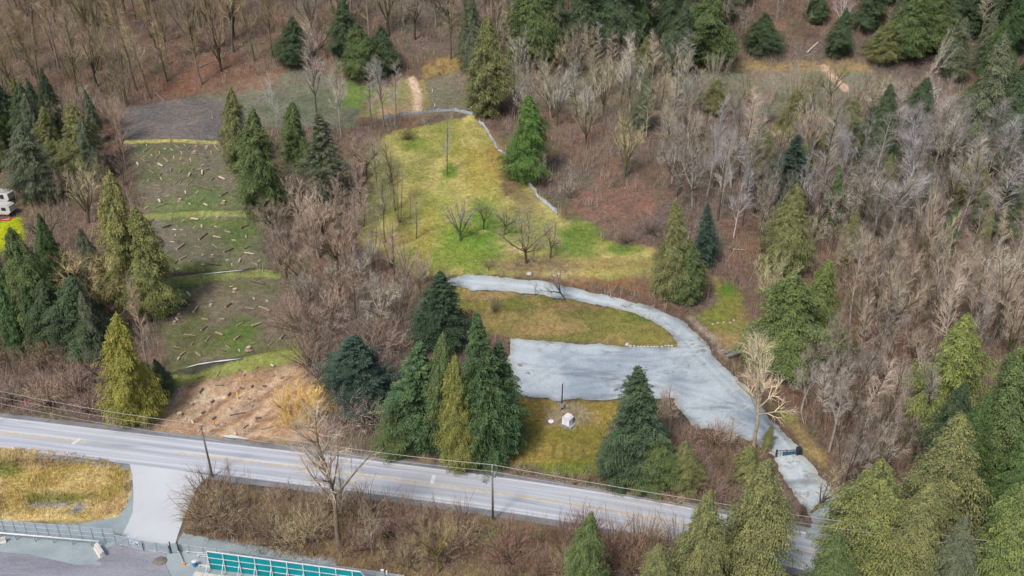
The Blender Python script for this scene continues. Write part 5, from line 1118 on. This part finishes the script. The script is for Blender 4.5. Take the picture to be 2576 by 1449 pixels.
# ------------------------------------------------------------------ shed, mast, lid, gate, fences, woodpile, rocks, markers
s = ground_pt(1427, 1066); o = empty('utility_shed', s, R(-35)); mb = MB()
W_, D_, Hh = .72, .62, 1.35
mb.box((-W_, -D_, .1), (W_, D_, Hh)); mb.build('wall', M_WHITE, o)
rz_ = 1.75; P = [(-W_-.1, -D_-.1, Hh), (W_+.1, -D_-.1, Hh), (W_+.1, D_+.1, Hh), (-W_-.1, D_+.1, Hh), (-W_*.55, -D_-.1, rz_), (W_*.55, -D_-.1, rz_), (W_*.55, D_+.1, rz_), (-W_*.55, D_+.1, rz_)]
MB().add(P, [(0, 3, 2, 1), (4, 5, 6, 7), (0, 1, 5, 4), (1, 2, 6, 5), (2, 3, 7, 6), (3, 0, 4, 7)]).build('roof', simple('shed_roof', (.70, .69, .70), .6, .05), o)
MB().box((-.3, -D_-.03, .15), (.3, -D_-.002, 1.2)).build('door', simple('shed_door', (.74, .74, .77), .6, .03), o); MB().box((-W_-.25, -D_-.25, -.25), (W_+.6, D_+.25, .1)).build('slab', simple('slab', (.26, .28, .31), .9), o)
tag(o, 'small white utility shed on a grey slab in the golden lawn', 'shed')
s = ground_pt(1386, 1061); o = MB().tube([(0, 0, 0), (0, 0, .16), (0, 0, .2)], [.5, .5, .4], 20).build('tank_lid', M_WHITE, None); o.location = s; tag(o, 'round white lid set in the grass left of the shed', 'tank lid')
s = ground_pt(1413, 1030); hm = height_to(s, 965); o = empty('mast_pole', s)
MB().tube([(0, 0, 0), (0, 0, hm)], [.13, .09], 8).build('post', M_DARK, o); MB().box((-.28, -.25, .5), (.28, -.1, 1.35)).build('meter_box', M_METAL, o); MB().box((-.14, -.14, hm), (.14, .14, hm+.12)).build('cap', M_METAL, o)
tag(o, 'dark thin pole with a grey meter box behind the white shed', 'pole')
a, b = ground_pt(1953, 1151), ground_pt(2002, 1144); d = b-a; L = d.length; o = empty('drive_gate', a, math.atan2(d.y, d.x)); tag(o, 'dark and blue metal gate closed across the drive beside a dark pillar', 'gate')
MB().tube([(0, 0, .15), (L, 0, .15)], .06, 6).tube([(0, 0, 1.35), (L, 0, 1.35)], .06, 6).build('frame', M_DARK, o)
MB().box((L*.30, -.03, .25), (L, .03, 1.1)).build('panel', simple('gate_blue', (.05, .13, .22), .4, .2), o)
gm = MB()
for k in range(7): gm.tube([(L*k/6, -.05, .15), (L*k/6, -.05, 1.35)], .035, 6)
gm.build('bars', M_DARK, o); MB().box((L, -.35, 0), (L+.35, .35, 1.75)).box((L+.45, -.35, 0), (L+.8, .35, 1.75)).build('pillar', M_DARK, o); MB().box((-.2, -.1, 0), (0, .1, 1.6)).build('post', M_DARK, o)
def silt(pts, label, h=.75):
    P = [ray(*p) for p in pts]; Q = []; 
    for a, b in zip(P[:-1], P[1:]):
        for k in range(4): t = k/4; Q.append(np.array(a)*(1-t)+np.array(b)*t)
    Q.append(np.array(P[-1])); rd = random.Random(int(pts[0][0])); V = []; Fq = []; n = len(Q)
    for i, q in enumerate(Q):
        dx, dy = rd.gauss(0, .12), rd.gauss(0, .12); z = float(Hf(q[0], q[1])); k = h*rd.uniform(.55, 1.1)
        for (ox, oz) in ((-.22, .04), (-.05, k), (.05, k), (.28, .05)): V.append((q[0]+dx+ox, q[1]+dy+ox*.2, z+oz))
    for i in range(n-1):
        for j in range(3): Fq.append((4*i+j, 4*i+j+1, 4*i+j+5, 4*i+j+4))
    o = empty('silt_fence', Q[0].tolist()); c = mk('fabric', np.array(V)-Q[0][None], Fq, M_SILT, o)
    for i in range(0, n, 3):
        q = Q[i]-Q[0]; MB().box((q[0]-.04, q[1]-.04, q[2]), (q[0]+.04, q[1]+.04, q[2]+h+.35)).build('stake', M_WOODL, o)
    tag(o, label, 'silt fence')
silt([(1206, 308), (1222, 322), (1232, 342), (1248, 366), (1254, 378)], 'sagging silver silt fence at the top right of the lawn, upper stretch', .9)
silt([(1254, 378), (1264, 384), (1276, 393)], 'short broken piece of silt fence left of the vivid green cedar', .6)
silt([(1328, 460), (1342, 477), (1352, 492), (1372, 512), (1390, 528), (1402, 540)], 'crumpled silver silt fence running below the vivid green cedar', .9)
silt([(962, 300), (1000, 292), (1045, 289), (1090, 283), (1145, 280), (1190, 290)], 'long pale silt fence under the dirt track at the lawn top', 1.0)
# woodpile
s = ground_pt(1842, 890); o = empty('wood_pile', s, R(28)); tag(o, 'pile of dark planks on the grass beside the huge cedar', 'wood pile'); rd = random.Random(4)
for k in range(12):
    y = (k % 6)*.42-1.1; z = .12+(k//6)*.26; MB().box((-1.7+rd.uniform(-.4, .3), y-.16, z-.11), (1.7+rd.uniform(-.4, .4), y+.16, z+.1)).build('plank', [M_BARKD, M_METAL, M_BARKM][k % 3], o)
# rocks
rd = random.Random(9)
def rock(u, v, s, label):
    n = 7; x, y, z = ray(u, v); mb = MB(); rings = []
    for zz, r in ((-.3, .8), (.1, 1), (.5, .85), (.8, .4)): rings.append([(math.cos(2*math.pi*j/n)*r*rd.uniform(.8, 1.15), math.sin(2*math.pi*j/n)*r*rd.uniform(.8, 1.1), zz*rd.uniform(.85, 1.1)) for j in range(n)])
    for a, b in zip(rings[:-1], rings[1:]): mb.add(a+b, [(j, (j+1) % n, n+(j+1) % n, n+j) for j in range(n)])
    mb.add(rings[-1], [tuple(range(n))]); o = mb.build('rock', M_ROCK); o.location = (x, y, z); o.scale = (s, s, s); tag(o, label, 'rock', 'pale rocks')
names = ORD+['tenth', 'eleventh', 'twelfth', 'thirteenth', 'fourteenth']
for k in range(14): rock(1578+k*8.6+rd.uniform(-1.5, 1.5), 871+(2 if 2 < k < 11 else 0)-(3 if k == 0 else 0), .34 if k else .55, f'pale rock, {names[k]} from left in the curb line below the grass island')
for k, (u, v) in enumerate(((1806, 813), (1820, 811), (1837, 812), (1846, 806), (1793, 816))): rock(u, v, .25, f'small white rock, {ORD[[1, 2, 3, 4, 0][k]]} from left on the grass behind the drive bend')
for k in range(16):
    u = 1800+k*7.2+rd.uniform(-8, 8); v = 985+k*7.5+rd.uniform(-8, 8); rock(u, v, rd.uniform(.16, .3), f'small pale stone, {names[k%14]} down in the {"left" if k < 14 else "right"} gravel streak of the yard')
for k, (u, v) in enumerate(((1600, 868), (75, 1075), (119, 1081), (1166, 1205), (2407, 1313), (1299, 685))): pass
rock(1332, 690, .7, 'pale boulder in the dug bank above the gravel track')
rock(1406, 690, .4, 'small boulder right of the pale one above the track')
rock(1196, 696-40, .2, 'tiny white stone on the green lawn')
# marker posts
def marker(u, v, h, mat, label, name='marker_post'):
    s = ground_pt(u, v); o = empty(name, s); MB().tube([(0, 0, 0), (0, 0, h*.35)], .13, 8).build('base', M_WHITEP, o); MB().tube([(0, 0, h*.35), (0, 0, h)], [.15, .13], 8).build('sleeve', mat, o); tag(o, label, 'marker post', 'coloured marker posts')
marker(428, 357, 1.1, M_YPOST, 'yellow marker post on the bright berm above the top terrace')
marker(480, 552, 1.3, M_ORANGE, 'orange marker post at the head of the middle terrace')
marker(599, 1004, 1.5, M_YPOST, 'yellow and white post in the upper part of the soil patch')
marker(541, 1075, 1.5, M_ORANGE, 'orange post in the lower part of the soil patch near the road')
marker(66, 1018, 1.0, M_RED, 'red marker post in the brush at the left roadside')
marker(535, 298, 1.2, M_ORANGE, 'thin orange post on the dark upper bench')
marker(1247, 170, 1.2, M_ORANGE, 'thin orange post right of the dirt track head')
marker(402, 387, .7, M_YPOST, 'small yellow post at the left of the top terrace'); marker(532, 385, .7, M_YPOST, 'small yellow post at the right of the top terrace')
marker(1088, 232, 1.0, M_WHITEP, 'white post on the green field right of the dirt track, upper one'); marker(1094, 268, 1.0, M_WHITEP, 'white post on the green field right of the dirt track, lower one')
# three little hedge cones below the shed lawn
for k, (u, v, vt) in enumerate(((1447, 1213, 1188), (1482, 1222, 1202), (1568, 1244, 1217))): by_pixel('cedar', u, v, vt, 6, (.04, .07, .02), label=f"tiny columnar cedar, {['left', 'middle', 'right'][k]} one of three below the shed lawn"); tag(TREES[-1]['o'], TREES[-1]['label'], 'cedar', 'tiny hedge cedars')

# dark earth pile on the yard by the right gate leaf
q = ground_pt(403, 1412); rd = random.Random(3); rings = []
for zz, r in ((-.05, .95), (.15, .75), (.3, .45), (.36, .15)): rings.append([(math.cos(.5236*j)*r*rd.uniform(.85, 1.15)*1.2, math.sin(.5236*j)*r*rd.uniform(.85, 1.15), zz*rd.uniform(.9, 1.1)) for j in range(12)])
mb = MB()
for r0_, r1_ in zip(rings[:-1], rings[1:]): mb.add(r0_+r1_, [(j, (j+1) % 12, 12+(j+1) % 12, 12+j) for j in range(12)])
mb.add(rings[-1], [tuple(range(12))]); o = mb.build('earth_pile', simple('earth', (.17, .15, .13), .95, .3, 3, bmp=.1), None, True); o.location = q; tag(o, 'small mound of dark earth on the yard paving below the right gate leaf', 'earth pile')
# travel trailer and shed at the left edge
s = ground_pt(4, 540); o = empty('travel_trailer', s, R(-4)); tag(o, 'pale travel trailer with dark windows on the bright lawn, cut by the left edge', 'trailer')
prof = [(-4.5, .55), (2.6, .55), (3.3, 1.2), (3.2, 2.6), (2.6, 2.95), (-4.5, 2.95)]; n = len(prof)
MB().add([(x, -1.2, z) for x, z in prof]+[(x, 1.2, z) for x, z in prof], [tuple(range(n)), tuple(reversed(range(n, 2*n)))]+[(j, n+j, n+(j+1) % n, (j+1) % n) for j in range(n)]).build('body', simple('trailer_skin', (.50, .50, .48), .5, .06), o)
for x in (-2.6, -.8, 1.2):
    MB().box((x, -1.24, 1.5), (x+1.1, -1.203, 2.3)).build('window', M_DARK, o)
MB().box((-4.5, -1.22, 1.15), (3.2, -1.203, 1.3)).build('stripe', M_WHITEP, o)
for x in (-1.4, -.5): MB().tube([(x, -1.1, .36), (x, -.85, .36)], .36, 14).build('wheel', M_DARK, o)
MB().box((3.2, -.08, .5), (4.2, .08, .62)).build('hitch', M_DARK, o); MB().box((-2, -.4, 2.95), (-1.2, .4, 3.2)).build('roof_vent', M_WHITEP, o)
s = ground_pt(2, 508); o = empty('motor_home', s, R(-6)); tag(o, 'grey roofed motor home behind the trailer at the left edge', 'motor home')
MB().add([(x, -1.25, z) for x, z in prof]+[(x, 1.25, z) for x, z in prof], [tuple(range(n)), tuple(reversed(range(n, 2*n)))]+[(j, n+j, n+(j+1) % n, (j+1) % n) for j in range(n)]).build('body', simple('motor_home_skin', (.62, .62, .6), .5, .05), o)
for x in (-.6, 1.1): MB().box((x, -1.29, 1.3), (x+1.0, -1.253, 2.4)).build('window', M_DARK, o)
for x in (-2.4, 1.6): MB().tube([(x, -1.15, .38), (x, -.85, .38)], .38, 14).build('wheel', M_DARK, o)
MB().box((-4.5, -1.3, 2.95), (2.5, 1.3, 3.05)).build('roof', simple('roof_grey', (.36, .35, .34), .8), o)
s = ground_pt(16, 552); o = empty('sandbox', s); MB().box((-1.0, -.6, 0), (1.0, .6, .12)).build('tray', simple('pink', (.75, .30, .28), .6), o)
MB().box((-1.1, -.7, 0), (1.1, -.6, .2)).box((-1.1, .6, 0), (1.1, .7, .2)).box((-1.1, -.6, 0), (-1.0, .6, .2)).box((1.0, -.6, 0), (1.1, .6, .2)).build('rim', M_RED, o)
tag(o, 'red and pink low tray on the bright lawn before the trailer', 'tray')
print('objects', len(bpy.data.objects))
